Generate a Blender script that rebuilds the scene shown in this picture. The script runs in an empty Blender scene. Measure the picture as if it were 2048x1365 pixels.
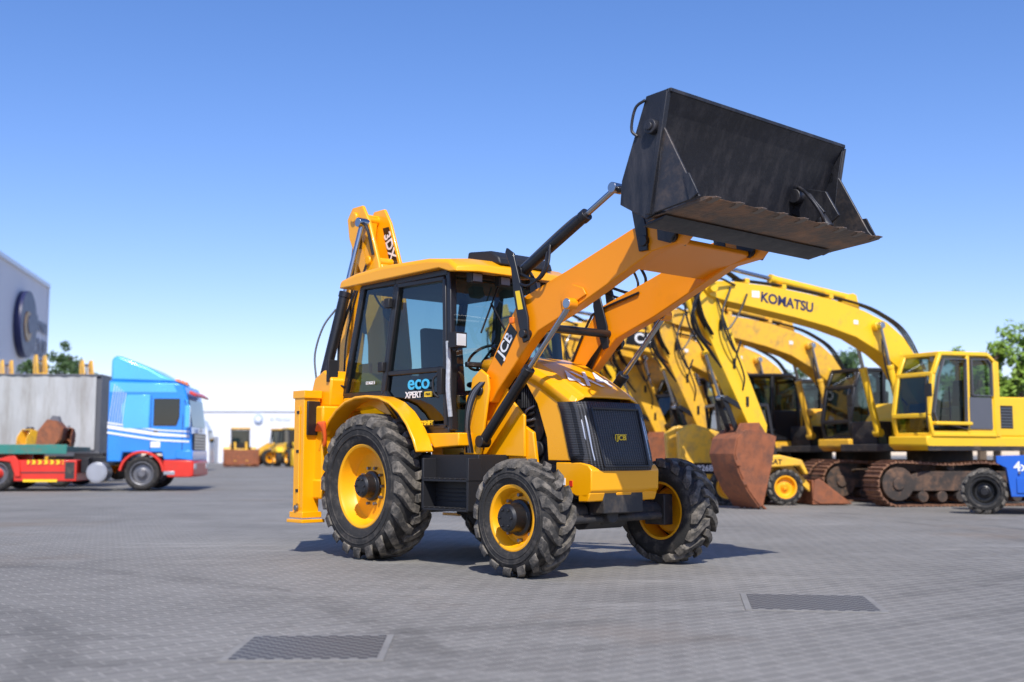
import bpy, math, random, bmesh
from mathutils import Vector, Matrix
random.seed(7)
D=bpy.data; SC=bpy.context.scene; COL=SC.collection
rad=math.radians
# ------------------------------------------------------------------ materials
def nodes(name):
    m=D.materials.new(name); m.use_nodes=True; nt=m.node_tree; nt.nodes.clear()
    o=nt.nodes.new('ShaderNodeOutputMaterial'); return m,nt,o
def mat(name,col,rough=.5,metal=0,var=.12,ns=2.5,bump=0,bs=60,dirt=None,da=.3,ds=4,coat=0,spec=.5,dscale=(1,1,1)):
    m,nt,o=nodes(name); N=nt.nodes.new; K=nt.links.new
    b=N('ShaderNodeBsdfPrincipled'); K(b.outputs[0],o.inputs[0])
    tc=N('ShaderNodeTexCoord'); n=N('ShaderNodeTexNoise'); n.inputs['Scale'].default_value=ns; n.inputs['Detail'].default_value=8
    K(tc.outputs['Object'],n.inputs['Vector'])
    mx=N('ShaderNodeMix'); mx.data_type='RGBA'
    mx.inputs[6].default_value=tuple(max(0,c*(1-var)) for c in col)+(1,); mx.inputs[7].default_value=tuple(min(1,c*(1+var)) for c in col)+(1,)
    K(n.outputs[0],mx.inputs[0]); out=mx.outputs[2]
    if dirt:
        mp=N('ShaderNodeMapping'); mp.inputs['Scale'].default_value=dscale; K(tc.outputs['Object'],mp.inputs[0])
        n2=N('ShaderNodeTexNoise'); n2.inputs['Scale'].default_value=ds; n2.inputs['Detail'].default_value=10; n2.inputs['Roughness'].default_value=.7
        K(mp.outputs[0],n2.inputs['Vector'])
        mr=N('ShaderNodeMapRange'); mr.inputs[1].default_value=.62-da*.35; mr.inputs[2].default_value=.78-da*.1; mr.inputs[4].default_value=min(1,da*2.2)
        K(n2.outputs[0],mr.inputs[0])
        m2=N('ShaderNodeMix'); m2.data_type='RGBA'; K(out,m2.inputs[6]); m2.inputs[7].default_value=tuple(dirt)+(1,); K(mr.outputs[0],m2.inputs[0]); out=m2.outputs[2]
    K(out,b.inputs['Base Color'])
    r=N('ShaderNodeMapRange'); r.inputs[3].default_value=max(.02,rough-.1); r.inputs[4].default_value=min(1,rough+.12); K(n.outputs[0],r.inputs[0]); K(r.outputs[0],b.inputs['Roughness'])
    b.inputs['Metallic'].default_value=metal; b.inputs['Coat Weight'].default_value=coat; b.inputs['Coat Roughness'].default_value=.08
    b.inputs['Specular IOR Level'].default_value=spec
    if bump:
        n3=N('ShaderNodeTexNoise'); n3.inputs['Scale'].default_value=bs; n3.inputs['Detail'].default_value=6; K(tc.outputs['Object'],n3.inputs['Vector'])
        bp=N('ShaderNodeBump'); bp.inputs['Strength'].default_value=bump; bp.inputs['Distance'].default_value=.01; K(n3.outputs[0],bp.inputs['Height']); K(bp.outputs[0],b.inputs['Normal'])
    return m
def glassmat(name,tint,gl=.05,add=.05):
    m,nt,o=nodes(name); N=nt.nodes.new; K=nt.links.new
    t=N('ShaderNodeBsdfTransparent'); t.inputs[0].default_value=tuple(tint)+(1,)
    g=N('ShaderNodeBsdfGlossy'); g.inputs['Roughness'].default_value=gl; g.inputs[0].default_value=(.9,.95,1,1)
    f=N('ShaderNodeLayerWeight'); f.inputs[0].default_value=.5
    pw=N('ShaderNodeMath'); pw.operation='POWER'; pw.inputs[1].default_value=4; K(f.outputs['Facing'],pw.inputs[0])
    a=N('ShaderNodeMath'); a.operation='MULTIPLY_ADD'; a.inputs[1].default_value=.7; a.inputs[2].default_value=add; K(pw.outputs[0],a.inputs[0])
    x=N('ShaderNodeMixShader'); K(a.outputs[0],x.inputs[0]); K(t.outputs[0],x.inputs[1]); K(g.outputs[0],x.inputs[2]); K(x.outputs[0],o.inputs[0]); return m
M={}
M['yel']=mat('machine_yellow',(.96,.41,.002),.30,var=.04,ns=1.2,dirt=(.6,.28,.02),da=.06,ds=3,coat=.25)
M['arm']=mat('arm_orange_yellow',(.93,.30,.002),.36,var=.05,ns=1.4,dirt=(.55,.17,.02),da=.10,ds=3,coat=.1,spec=.4)
M['rimy']=mat('rim_yellow',(.95,.42,.003),.4,var=.05,dirt=(.35,.2,.06),da=.15,ds=6)
M['blk']=mat('black_paint',(.010,.010,.012),.38,var=.3,dirt=(.05,.045,.04),da=.18,ds=6,coat=.1)
M['bkt']=mat('bucket_black',(.013,.014,.019),.45,var=.4,ns=3,bump=.25,bs=25,dirt=(.06,.056,.058),da=.42,ds=7,dscale=(1,1,.25))
M['bks']=mat('bucket_worn_plate',(.035,.035,.04),.42,.2,var=.4,ns=4,bump=.25,bs=25,dirt=(.12,.09,.07),da=.42,ds=6)
M['plas']=mat('black_plastic',(.012,.012,.014),.55,var=.2,bump=.1,bs=150)
M['rub']=mat('tyre_rubber',(.022,.021,.020),.8,var=.25,ns=6,bump=.4,bs=60,dirt=(.14,.12,.10),da=.36,ds=9)
M['rubd']=mat('tread_rubber_dusty',(.045,.042,.038),.85,var=.35,ns=8,bump=.6,bs=80,dirt=(.27,.235,.19),da=.58,ds=12)
M['chr']=mat('chrome_rod',(.42,.43,.45),.2,1,var=.05)
M['stl']=mat('bare_steel',(.2,.2,.21),.4,.7,var=.2,dirt=(.12,.08,.05),da=.25)
M['wst']=mat('worn_steel',(.15,.13,.11),.45,.4,var=.4,ns=20,dirt=(.2,.1,.05),da=.4,ds=10)
M['rust']=mat('rusty_steel',(.30,.10,.042),.75,.05,var=.4,ns=5,bump=.6,bs=30,dirt=(.12,.06,.04),da=.5,ds=6)
M['edge']=mat('worn_cutting_edge',(.11,.08,.06),.5,.25,var=.5,ns=4,bump=.6,bs=30,dirt=(.38,.18,.075),da=.55,ds=3.5)
M['trk']=mat('track_steel_rusty',(.20,.10,.06),.7,.2,var=.4,ns=5,dirt=(.34,.17,.09),da=.5,ds=5)
M['trf']=mat('track_frame_dusty',(.045,.036,.03),.65,.1,var=.4,dirt=(.24,.13,.075),da=.5,ds=4)
M['frm']=mat('undercarriage_black',(.028,.027,.028),.6,var=.4,dirt=(.16,.12,.08),da=.35)
M['exy']=mat('excavator_yellow',(.92,.55,.018),.38,var=.06,ns=1.5,dirt=(.5,.31,.08),da=.25,ds=4,coat=.15)
M['exz']=mat('excavator_amber',(.88,.48,.035),.42,var=.1,ns=1.5,dirt=(.38,.24,.09),da=.42,ds=4,coat=.1)
M['exg']=mat('cab_grey',(.10,.105,.12),.45,var=.1)
M['gls']=glassmat('cab_glass',(.50,.64,.64),.01,.06)
M['glsd']=glassmat('dark_glass',(.13,.18,.18),.02,.06)
M['glsx']=glassmat('grey_tint_glass',(.30,.40,.37),.02,.06)
M['wht']=mat('white_vinyl',(.8,.8,.8),.4,var=.03)
M['blt']=mat('black_vinyl',(.01,.01,.01),.35,var=.1)
M['cyn']=mat('cyan_vinyl',(.06,.50,.80),.4,var=.03)
M['yv']=mat('yellow_vinyl',(.9,.6,.02),.4,var=.03)
M['nvy']=mat('navy_vinyl',(.02,.025,.09),.4,var=.1)
M['fbl']=mat('faded_blue_vinyl',(.35,.45,.62),.5,var=.1)
M['red']=mat('red_paint',(.66,.03,.015),.4,var=.15,dirt=(.25,.08,.05),da=.2,coat=.2)
M['org']=mat('orange_hose',(.85,.12,.02),.4,var=.1)
M['blu']=mat('truck_blue',(.015,.25,.85),.25,.15,var=.3,ns=.8,coat=.6)
M['bll']=mat('truck_light_blue',(.09,.47,.90),.25,.2,var=.2,ns=.8,coat=.6)
M['blm']=mat('lift_blue',(.015,.12,.55),.4,var=.12,dirt=(.1,.15,.3),da=.2)
M['twh']=mat('truck_white',(.78,.8,.83),.35,var=.05,coat=.3)
M['silv']=mat('aluminium',(.5,.51,.53),.35,.8,var=.15)
M['seat']=mat('seat_fabric',(.04,.06,.07),.85,var=.2)
M['teal']=mat('green_bed',(.03,.2,.16),.55,var=.2,dirt=(.2,.12,.07),da=.35)
M['bark']=mat('bark',(.12,.085,.055),.9,var=.4,bump=.8,bs=20)
M['leaf']=mat('leaf_green',(.19,.30,.035),.55,var=.55,ns=1.5)
M['leafd']=mat('leaf_dark',(.055,.105,.03),.6,var=.6,ns=1.2)
M['lamp']=mat('lamp_lens',(.8,.82,.82),.1,.3,var=.05)
M['orl']=mat('orange_lens',(.9,.18,.01),.2,var=.1)
M['gld']=mat('gold_sign',(.40,.22,.06),.4,var=.3)
M['paper']=mat('clear_film',(.4,.42,.45),.25,var=.3,ns=20,bump=.8,bs=30)
def meshgrille():
    m,nt,o=nodes('grille_mesh'); N=nt.nodes.new; K=nt.links.new
    b=N('ShaderNodeBsdfPrincipled'); K(b.outputs[0],o.inputs[0]); b.inputs['Roughness'].default_value=.45
    tc=N('ShaderNodeTexCoord'); v=N('ShaderNodeTexWave'); v.bands_direction='Y'; v.inputs['Scale'].default_value=11; K(tc.outputs['Object'],v.inputs['Vector'])
    r=N('ShaderNodeMapRange'); r.inputs[1].default_value=.3; r.inputs[2].default_value=.7; K(v.outputs[1],r.inputs[0])
    v2=N('ShaderNodeTexWave'); v2.bands_direction='Z'; v2.inputs['Scale'].default_value=22; K(tc.outputs['Object'],v2.inputs['Vector'])
    mm=N('ShaderNodeMath'); mm.operation='MULTIPLY_ADD'; mm.inputs[1].default_value=.35; K(v2.outputs[1],mm.inputs[0]); K(r.outputs[0],mm.inputs[2])
    mx=N('ShaderNodeMix'); mx.data_type='RGBA'; mx.inputs[6].default_value=(.003,.003,.003,1); mx.inputs[7].default_value=(.055,.056,.06,1); K(mm.outputs[0],mx.inputs[0]); K(mx.outputs[2],b.inputs['Base Color'])
    bp=N('ShaderNodeBump'); bp.inputs['Strength'].default_value=.9; bp.inputs['Distance'].default_value=.006; K(mm.outputs[0],bp.inputs['Height']); K(bp.outputs[0],b.inputs['Normal']); return m
M['grl']=meshgrille()
# ------------------------------------------------------------------ mesh builder
class B:
    def __init__(s): s.v=[]; s.f=[]
    def add(s,vs,fs):
        o=len(s.v); s.v+= [tuple(v) for v in vs]; s.f+=[tuple(i+o for i in f) for f in fs]; return s
    def box(s,x0,x1,y0,y1,z0,z1):
        return s.add([(x,y,z) for x in (x0,x1) for y in (y0,y1) for z in (z0,z1)],[(0,1,3,2),(4,6,7,5),(0,4,5,1),(2,3,7,6),(0,2,6,4),(1,5,7,3)])
    def prism(s,poly,v0,v1):
        n=len(poly); vs=[(p[0],v0,p[1]) for p in poly]+[(p[0],v1,p[1]) for p in poly]
        return s.add(vs,[tuple(range(n)),tuple(range(2*n-1,n-1,-1))]+[(i,(i+1)%n,n+(i+1)%n,n+i) for i in range(n)])
    def cyl(s,p0,p1,r,n=18,r2=None):
        p0=Vector(p0);p1=Vector(p1); d=(p1-p0).normalized(); a=d.orthogonal().normalized(); b=d.cross(a); r2=r if r2 is None else r2
        vs=[p0+(a*math.cos(2*math.pi*i/n)+b*math.sin(2*math.pi*i/n))*r for i in range(n)]+[p1+(a*math.cos(2*math.pi*i/n)+b*math.sin(2*math.pi*i/n))*r2 for i in range(n)]
        return s.add(vs,[tuple(range(n))[::-1],tuple(range(n,2*n))]+[(i,(i+1)%n,n+(i+1)%n,n+i) for i in range(n)])
    def beam(s,p0,p1,w,h,up=(0,0,1)):
        p0=Vector(p0);p1=Vector(p1); d=(p1-p0).normalized(); up=Vector(up)
        if abs(d.dot(up))>.98: up=Vector((1,0,0))
        a=d.cross(up).normalized()*w/2; b=d.cross(a).normalized()*h/2
        vs=[q+x*a+y*b for q in (p0,p1) for x,y in ((-1,-1),(1,-1),(1,1),(-1,1))]
        return s.add(vs,[(0,1,2,3),(7,6,5,4)]+[(i,(i+1)%4,4+(i+1)%4,4+i) for i in range(4)])
    def tube(s,pts,r,n=8,sub=6):
        P=[Vector(p) for p in pts]
        if len(P)>2 and sub>1:
            Q=[]; E=[P[0]*2-P[1]]+P+[P[-1]*2-P[-2]]
            for i in range(1,len(E)-2):
                for k in range(sub):
                    t=k/sub; a,b,c,d=E[i-1:i+3]
                    Q.append(.5*((2*b)+(c-a)*t+(2*a-5*b+4*c-d)*t*t+(3*b-a-3*c+d)*t**3))
            P=Q+[P[-1]]
        o=len(s.v); prev=None
        for i,p in enumerate(P):
            d=(P[min(i+1,len(P)-1)]-P[max(i-1,0)]).normalized()
            a=d.orthogonal().normalized() if prev is None else (prev-d*prev.dot(d)).normalized()
            prev=a; b=d.cross(a)
            s.v+=[tuple(p+(a*math.cos(2*math.pi*k/n)+b*math.sin(2*math.pi*k/n))*r) for k in range(n)]
        for i in range(len(P)-1):
            for k in range(n): s.f.append((o+i*n+k,o+i*n+(k+1)%n,o+(i+1)*n+(k+1)%n,o+(i+1)*n+k))
        s.f.append(tuple(o+k for k in range(n))[::-1]); s.f.append(tuple(o+(len(P)-1)*n+k for k in range(n)))
        return s
    def lathe(s,prof,c=(0,0,0),n=48):
        o=len(s.v)
        for r,y in prof:
            for k in range(n):
                a=2*math.pi*k/n; s.v.append((c[0]+r*math.cos(a),c[1]+y,c[2]+r*math.sin(a)))
        for i in range(len(prof)-1):
            for k in range(n): s.f.append((o+i*n+k,o+i*n+(k+1)%n,o+(i+1)*n+(k+1)%n,o+(i+1)*n+k))
        return s
    def quad(s,*p): return s.add(p,[tuple(range(len(p)))])
    def frame(s,pts,w,d,up=(0,1,0)):
        for i in range(len(pts)): s.beam(pts[i],pts[(i+1)%len(pts)],w,d,up)
        return s
    def obj(s,name,m,parent=None,bevel=.008,ang=35,label=None,loc=None,recalc=True,solid=0):
        me=D.meshes.new(name); me.from_pydata(s.v,[],s.f)
        if recalc:
            bm=bmesh.new(); bm.from_mesh(me); bmesh.ops.recalc_face_normals(bm,faces=bm.faces); bm.to_mesh(me); bm.free()
        for p in me.polygons: p.use_smooth=True
        me.set_sharp_from_angle(angle=rad(ang)); me.materials.append(M[m] if isinstance(m,str) else m)
        ob=D.objects.new(name,me); COL.objects.link(ob)
        if parent: ob.parent=parent
        if loc: ob.location=loc
        if solid:
            q=ob.modifiers.new('s','SOLIDIFY'); q.thickness=solid; q.offset=0
        if bevel:
            q=ob.modifiers.new('b','BEVEL'); q.width=bevel; q.segments=2; q.limit_method='ANGLE'; q.angle_limit=rad(30)
        if label: ob['label']=label
        return ob
def thing(name,label,cat,loc=(0,0,0),rz=0,group=None):
    e=D.objects.new(name,None); COL.objects.link(e); e.location=loc; e.rotation_euler=(0,0,rz); e['label']=label; e['category']=cat
    if group: e['group']=group
    e.empty_display_size=.3
    return e
def text(body,size,parent,loc,rot,m,ext=.002,bold=0,shear=0,name='lettering',sx=1,align='CENTER'):
    c=D.curves.new('t','FONT'); c.body=body; c.size=size; c.extrude=ext; c.offset=bold; c.shear=shear; c.align_x=align; c.align_y='CENTER'; c.space_line=.9
    o=D.objects.new('t',c); COL.objects.link(o); dg=bpy.context.evaluated_depsgraph_get(); me=D.meshes.new_from_object(o.evaluated_get(dg)); D.objects.remove(o)
    me.materials.clear(); me.materials.append(M[m]); ob=D.objects.new(name,me); COL.objects.link(ob); ob.parent=parent
    ob.matrix_local=Matrix.Translation(loc)@rot@Matrix.Diagonal((sx,1,1,1)); return ob
def hose(parent,pts,r,m='blk',name='hydraulic_hose'): return B().tube(pts,r).obj(name,m,parent,bevel=0)
RX=Matrix.Rotation(rad(90),4,'X')
def Rn(phi=0): return RX@Matrix.Rotation(rad(phi),4,'Z')
def Rf(phi=0): return Matrix.Rotation(rad(90),4,'Z')@RX@Matrix.Rotation(rad(phi),4,'Z')
def Rl(phi=0): return Matrix.Rotation(rad(180),4,'Z')@RX@Matrix.Rotation(rad(phi),4,'Z')
# ------------------------------------------------------------------ wheel
def wheel(parent,loc,R,W,rr,nl,lh,flip,rimm='rimy',hub='blk',hr=.13,hp=.1,bolts=0,slant=.30,lug=True):
    b=B(); rp=[(rr+.03,-.37*W),(rr+.035,-.405*W),(rr+.02,-.415*W),(rr+.0,-.395*W),(rr-.012,-.33*W),(rr-.03,-.12*W),(rr-.05,-.06*W),(rr*.62,-.05*W),(rr*.45,-.10*W),(.001,-.10*W)]
    b.lathe(rp); b.lathe([(rr+.02,-.37*W),(rr,-.1*W),(rr,.38*W),(rr+.03,.4*W)])
    w=b.obj('wheel',rimm,parent,bevel=0,ang=30); w.location=loc
    if flip: w.rotation_euler=(0,0,math.pi)
    t=B(); Rc=R-lh
    t.lathe([(rr+.005,-.36*W),(rr+.03,-.41*W),(rr+.06,-.455*W),((rr+Rc)/2,-.5*W),(Rc-.07,-.49*W),(Rc-.02,-.44*W),(Rc,-.3*W),(Rc+.004,0),(Rc,.3*W),(Rc-.02,.44*W),(Rc-.07,.49*W),((rr+Rc)/2,.5*W),(rr+.06,.455*W),(rr+.03,.41*W),(rr+.005,.36*W)],n=64)
    for q in (.40,.62): 
        rq=rr+(Rc-rr)*q
        t.lathe([(rq,-.488*W),(rq+.004,-.508*W),(rq+.01,-.508*W),(rq+.014,-.488*W)],n=64)
    t.obj('tyre','rub',w,bevel=0,ang=50)
    if lug:
        g=B()
        for sd in (-1,1):
            for i in range(nl):
                th0=2*math.pi*(i+(0 if sd<0 else .5))/nl+random.uniform(-.01,.01)
                S=[(-.04,0,.0),(.12,0.1,0),(.26,.38,.0),(.36,.65,.004),(.455,.93,.018),(.50,1.0,.055),(.515,1.04,.11)]
                o=len(g.v); wd0=2*math.pi*R/nl
                for (yy,sl,dr) in S:
                    hw=wd0*(.17+.09*min(1,sl)); ro=R-dr*R/.7; ri=ro-lh-.012 if dr<.05 else ro-lh*.6
                    if dr>.1: ri=ro-.004
                    yo=sd*yy*W; yi=sd*min(yy,.47)*W*.985
                    if dr>.1: yi=sd*.47*W
                    th=th0+slant*sl*(.7/R)**.3
                    for (rq,hh,y) in ((ri,hw*1.25,yi),(ro,hw,yo),(ro,-hw,yo),(ri,-hw*1.25,yi)):
                        a=th+hh/R; g.v.append((rq*math.cos(a),y,rq*math.sin(a)))
                n=len(S)
                for k in range(n-1):
                    for j in range(4): g.f.append((o+k*4+j,o+k*4+(j+1)%4,o+(k+1)*4+(j+1)%4,o+(k+1)*4+j))
                g.f.append((o,o+1,o+2,o+3)); g.f.append(tuple(o+(n-1)*4+j for j in (3,2,1,0)))
        g.obj('tread','rubd',w,bevel=.004)
    h=B(); h.lathe([(hr*1.25,-.10*W),(hr*1.25,-.10*W-.03),(hr,-.10*W-.04),(hr*.96,-.10*W-hp),(hr*.8,-.10*W-hp-.02),(.001,-.10*W-hp-.022)],n=28)
    for i in range(6):
        a=2*math.pi*i/6; r=hr*.6; h.cyl((r*math.cos(a),-.10*W-hp,r*math.sin(a)),(r*math.cos(a),-.10*W-hp-.035,r*math.sin(a)),.012,6)
    H=h.obj('hub',hub,w,bevel=.003)
    for i in range(bolts):
        a=2*math.pi*i/bolts; r=hr*1.55; B().cyl((r*math.cos(a),-.10*W+.01,r*math.sin(a)),(r*math.cos(a),-.10*W-.03,r*math.sin(a)),.015,6).obj('wheel_nut','stl',w,bevel=0)
    return w
def ram(parent,p0,p1,r,frac,name='hydraulic_cylinder',m='blk'):
    p0=Vector(p0);p1=Vector(p1); mid=p0.lerp(p1,frac); d=(p1-p0).normalized()
    b=B(); b.cyl(p0,mid,r); b.cyl(mid-d*.05,mid+d*.015,r*1.15)
    b.cyl(p0-Vector((0,r*1.1,0)),p0+Vector((0,r*1.1,0)),r*1.15)
    o=b.obj(name,m,parent,bevel=.003)
    c=B(); c.cyl(mid,p1,r*.50); c.cyl(p1-Vector((0,r*1.1,0)),p1+Vector((0,r*1.1,0)),r*.9)
    c.obj('rod','chr',o,bevel=.003); return o
# ================================================================== BACKHOE LOADER
J=thing('backhoe_loader','yellow backhoe loader with raised black bucket on grey paving','backhoe loader',(.78,10.13,0),rad(-48))
for v,fl in ((-.92,False),(.92,True)):
    wheel(J,(0,v,.485),.485,.33,.245,16,.045,fl,hr=.12,hp=.15,bolts=8)
for v,fl in ((-.87,False),(.87,True)):
    wheel(J,(-2.17,v,.70),.70,.44,.375,20,.055,fl,hr=.115,hp=.13,bolts=10)
b=B(); b.box(-3.0,.05,-.36,-.26,.62,.92); b.box(-3.0,.05,.26,.36,.62,.92); b.box(-3.0,.1,-.25,.25,.66,.86); b.box(-.1,.28,-.25,.25,.5,.7)
b.cyl((0,-.80,.49),(0,-.25,.50),.075,16,.10); b.cyl((0,.80,.49),(0,.25,.50),.075,16,.10); b.cyl((-.02,-.25,.5),(-.02,.25,.5),.15); b.cyl((.0,-.05,.48),(.2,-.05,.48),.11,16,.07)
b.box(-.12,.12,-.84,-.72,.36,.64); b.box(-.12,.12,.72,.84,.36,.64); b.cyl((.12,-.66,.45),(.12,.66,.45),.035)
b.cyl((-2.17,-.7,.7),(-2.17,.7,.7),.13); b.cyl((-2.17,-.2,.66),(-2.17,.2,.66),.24); b.cyl((-2.0,0,.62),(-.1,0,.55),.05)
b.box(-1.7,-.9,-.25,.25,.42,.7); b.obj('chassis','frm',J,bevel=.01)
b=B(); b.prism([(-1.58,1.0),(-.72,1.0),(-.72,.62),(-.85,.50),(-1.45,.50),(-1.58,.62)],-.80,-.38)
for z in (.50,.76): 
    b.box(-1.35,-.68,-.95,-.80,z,z+.02)
    for i in range(9): b.box(-1.33+.075*i,-1.31+.075*i,-.95,-.81,z+.02,z+.032)
b.box(-1.35,-1.32,-.95,-.80,.5,.97); b.box(-.71,-.68,-.95,-.80,.5,.97)
for i in range(4): b.box(-1.5,-.8,-.808,-.80,.58+.035*i,.592+.035*i)
b.obj('step_and_tank','plas',J,bevel=.008)
b=B(); b.prism([(-1.58,1.0),(-.72,1.0),(-.72,.62),(-.85,.50),(-1.45,.50),(-1.58,.62)],.38,.80); b.obj('fuel_tank','plas',J,bevel=.015)
b=B(); b.box(-1.0,-.05,-.33,.33,.85,1.5); b.cyl((-.5,-.36,1.25),(-.5,-.30,1.25),.16); b.cyl((-.7,-.37,1.05),(-.7,-.30,1.05),.1); b.box(-.9,-.4,-.36,-.33,1.38,1.5)
for i in range(7): b.box(-.62+.03*i,-.605+.03*i,-.38,-.33,1.42,1.6)
b.cyl((-.42,-.37,1.05),(-.42,-.30,1.05),.07); EN=b.obj('engine','plas',J,bevel=.008)
for i in range(5): hose(EN,[(-.95+.06*i,-.38,.95),(-.75+.05*i,-.41,1.15+.05*i),(-.45,-.37,1.2+.06*i)],.013,'blk' if i%2 else 'stl','engine_hose')
B().box(-.60,-.40,-.40,-.37,1.0,1.12).obj('fuse_box','stl',EN,bevel=.006)
def hoodz(u):
    P=[(-1.12,1.87),(-.75,1.85),(-.5,1.79),(-.3,1.70),(.04,1.50),(.08,1.47),(.10,1.45)]
    for (a,za),(c,zc) in zip(P,P[1:]):
        if u<=c: return za+(zc-za)*(u-a)/(c-a)
    return P[-1][1]
b=B(); us=[-1.12,-.9,-.75,-.62,-.5,-.4,-.3,-.15,.04,.08,.10]; vs=[(-.425,-.12),(-.42,-.03),(-.39,.01),(-.32,.03),(-.30,.045),(0,.048),(.30,.045),(.32,.03),(.39,.01),(.42,-.03),(.425,-.12)]
for u in us:
    w=1 if u<.05 else .97
    for v,dz in vs: b.v.append((u,v*w,hoodz(u)+dz))
n=len(vs)
for i in range(len(us)-1):
    for k in range(n-1): b.f.append((i*n+k,i*n+k+1,(i+1)*n+k+1,(i+1)*n+k))
BN=b.obj('bonnet','yel',J,bevel=0,solid=.02,ang=14)
sl_=math.atan2(.20,.34); cs,sn=math.cos(sl_),math.sin(sl_)
Mh=Matrix(((0,-cs,sn,0),(1,0,0,0),(0,sn,cs,0),(0,0,0,1)))
text('4X4',.40,BN,(-.13,-.02,1.672),Mh,'wht',bold=.004,sx=.74)
for sd in (-1,1):
    b=B(); b.prism([(.03,1.42),(.13,.95),(-.22,.95),(-.24,1.15),(-.36,1.45),(-.52,1.66),(-.6,1.72),(-.4,1.68),(0,1.44)],sd*.425,sd*.40); b.obj('side_panel','yel',J,bevel=.006)
b=B(); prof=[(-.43,-.14),(-.425,-.02),(-.405,.045),(-.30,.085),(0,.09),(.30,.085),(.405,.045),(.425,-.02),(.43,-.14)]
zs=[(1.455,.05),(1.38,.085),(1.2,.135),(1.0,.19),(.865,.232)]
for z,du in zs:
    for v,uu in prof: b.v.append((uu+du,v*(1 if z>.9 else .95),z))
for i in range(len(zs)-1):
    for k in range(len(prof)-1): b.f.append((i*9+k,i*9+k+1,(i+1)*9+k+1,(i+1)*9+k))
G=b.obj('grille','grl',J,bevel=0,solid=.02,ang=18)
b=B(); b.frame([(.186,-.30,1.40),(.186,.30,1.40),(.325,.28,.90),(.325,-.28,.90)],.018,.014,(1,0,0)); b.obj('grille_frame','blk',G,bevel=.003)
for sd in (-1,1):
    for dv in (0,.04): B().tube([(.125-.4*dv,sd*(.355+dv),1.42),(.19-.5*dv,sd*(.355+dv),1.25),(.24-.5*dv,sd*(.355+dv),1.05),(.268-.5*dv,sd*(.35+dv),.95)],.012).obj('headlight_strip','silv',J,bevel=0)
pl=B().box(.248,.256,-.072,.072,1.113,1.177).obj('badge_plate','yv',J,bevel=.002)
B().box(.2565,.2585,-.066,.066,1.119,1.171).obj('badge_field','blt',pl,bevel=0)
text('JCB',.060,pl,(.261,0,1.145),Rf(),'yv',bold=.0015,sx=1.25)
b=B(); b.prism([(-.12,.935),(.18,.935),(.27,.915),(.31,.87),(.305,.70),(.25,.64),(.12,.65),(-.02,.71),(-.12,.8)],-.43,.43)
for va,vb in ((-.43,-.24),(-.10,.10),(.24,.43)): b.prism([(.15,.66),(.15,.60),(.26,.605),(.29,.68)],va,vb)
FB=b.obj('front_bumper','yel',J,bevel=.010)
B().box(.05,.085,-.436,-.43,.73,.78).obj('reflector','red',FB,bevel=.001); B().box(-.04,.0,-.436,-.43,.74,.80).obj('sticker','wht',FB,bevel=.001)
# cab
P=dict(At=(-1.29,2.72),Ab=(-1.19,1.22),Db=(-1.84,1.22),Bb=(-2.27,1.60),Bt=(-2.11,2.72),Cb=(-2.96,1.60),Ct=(-2.70,2.73))
def q(k,v): 
    u,z=P[k]; v2=v*(1-.05*(z-1.2)); return (u,v2,z)
cabf=B()
for sd in (-1,1):
    v=.72*sd
    for a,c in (('At','Ab'),('Bt','Bb'),('Ct','Cb')): cabf.beam(q(a,v),q(c,v),.075,.08,(0,1,0))
    for a,c in (('At','Bt'),('Bt','Ct'),('Ab','Db'),('Db','Bb'),('Bb','Cb')): cabf.beam(q(a,v),q(c,v),.07,.09,(0,1,0))
for a in ('At','Ct','Cb'): cabf.beam(q(a,-.72),q(a,.72),.08,.08)
cabf.beam((-1.14,-.6,1.84),(-1.14,.6,1.84),.05,.05)
CF=cabf.obj('cab_frame','blk',J,bevel=.012)
def pane(name,pts,parent,m='gls'):
    return B().quad(*pts).obj(name,m,parent,bevel=0,recalc=False)
door=B(); v=-.735
dk=[(-1.335,2.66),(-1.235,1.26),(-1.82,1.26),(-2.23,1.62),(-2.075,2.67)]
def dq(p,v=v): return (p[0],v*(1-.05*(p[1]-1.2)),p[1])
door.frame([dq(p) for p in dk],.05,.075,(0,1,0)); door.beam(dq((-1.28,1.80)),dq((-2.2,1.80)),.05,.06,(0,1,0)); 
DR=door.obj('door','blk',J,bevel=.01)
pane('upper_window',[dq(p) for p in [(-1.335,2.66),(-1.275,1.80),(-2.2,1.80),(-2.075,2.67)]],DR)
pane('lower_window',[dq(p) for p in [(-1.275,1.80),(-1.235,1.26),(-1.82,1.26),(-2.23,1.62),(-2.2,1.80)]],DR,'glsd')
b=B(); b.box(-1.34,-1.27,-.79,-.75,1.56,1.80); b.tube([(-1.34,-.77,1.75),(-1.38,-.80,1.7),(-1.37,-.80,1.58),(-1.33,-.77,1.53)],.012); b.obj('handle','plas',DR,bevel=.01)
for z in (2.50,1.87): B().box(-2.21-.1*(z<2),-2.13-.1*(z<2),-.78,-.73,z-.05,z+.05).obj('hinge','plas',DR,bevel=.01)
text('eco',.19,DR,(-1.67,-.750,1.685),Rn(),'cyn',bold=.003,sx=1.25)
text('XPERT',.085,DR,(-1.745,-.752,1.57),Rn(),'wht',bold=.002,sx=1.05)
b=B(); b.box(-1.57,-1.45,-.756,-.752,1.545,1.595); sk_=b.obj('sticker','yv',DR,bevel=0)
text('MAX',.036,sk_,(-1.51,-.758,1.57),Rn(),'blt',bold=.0)
sk_=B().box(-1.66,-1.36,-.805,-.798,1.265,1.325).obj('sticker','blt',DR,bevel=0)
text('EASYSHIFT',.055,sk_,(-1.495,-.808,1.295),Rn(),'yv',bold=.002)
B().box(-1.655,-1.625,-.809,-.806,1.27,1.32).obj('sticker_patch','yv',sk_,bevel=0)
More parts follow.
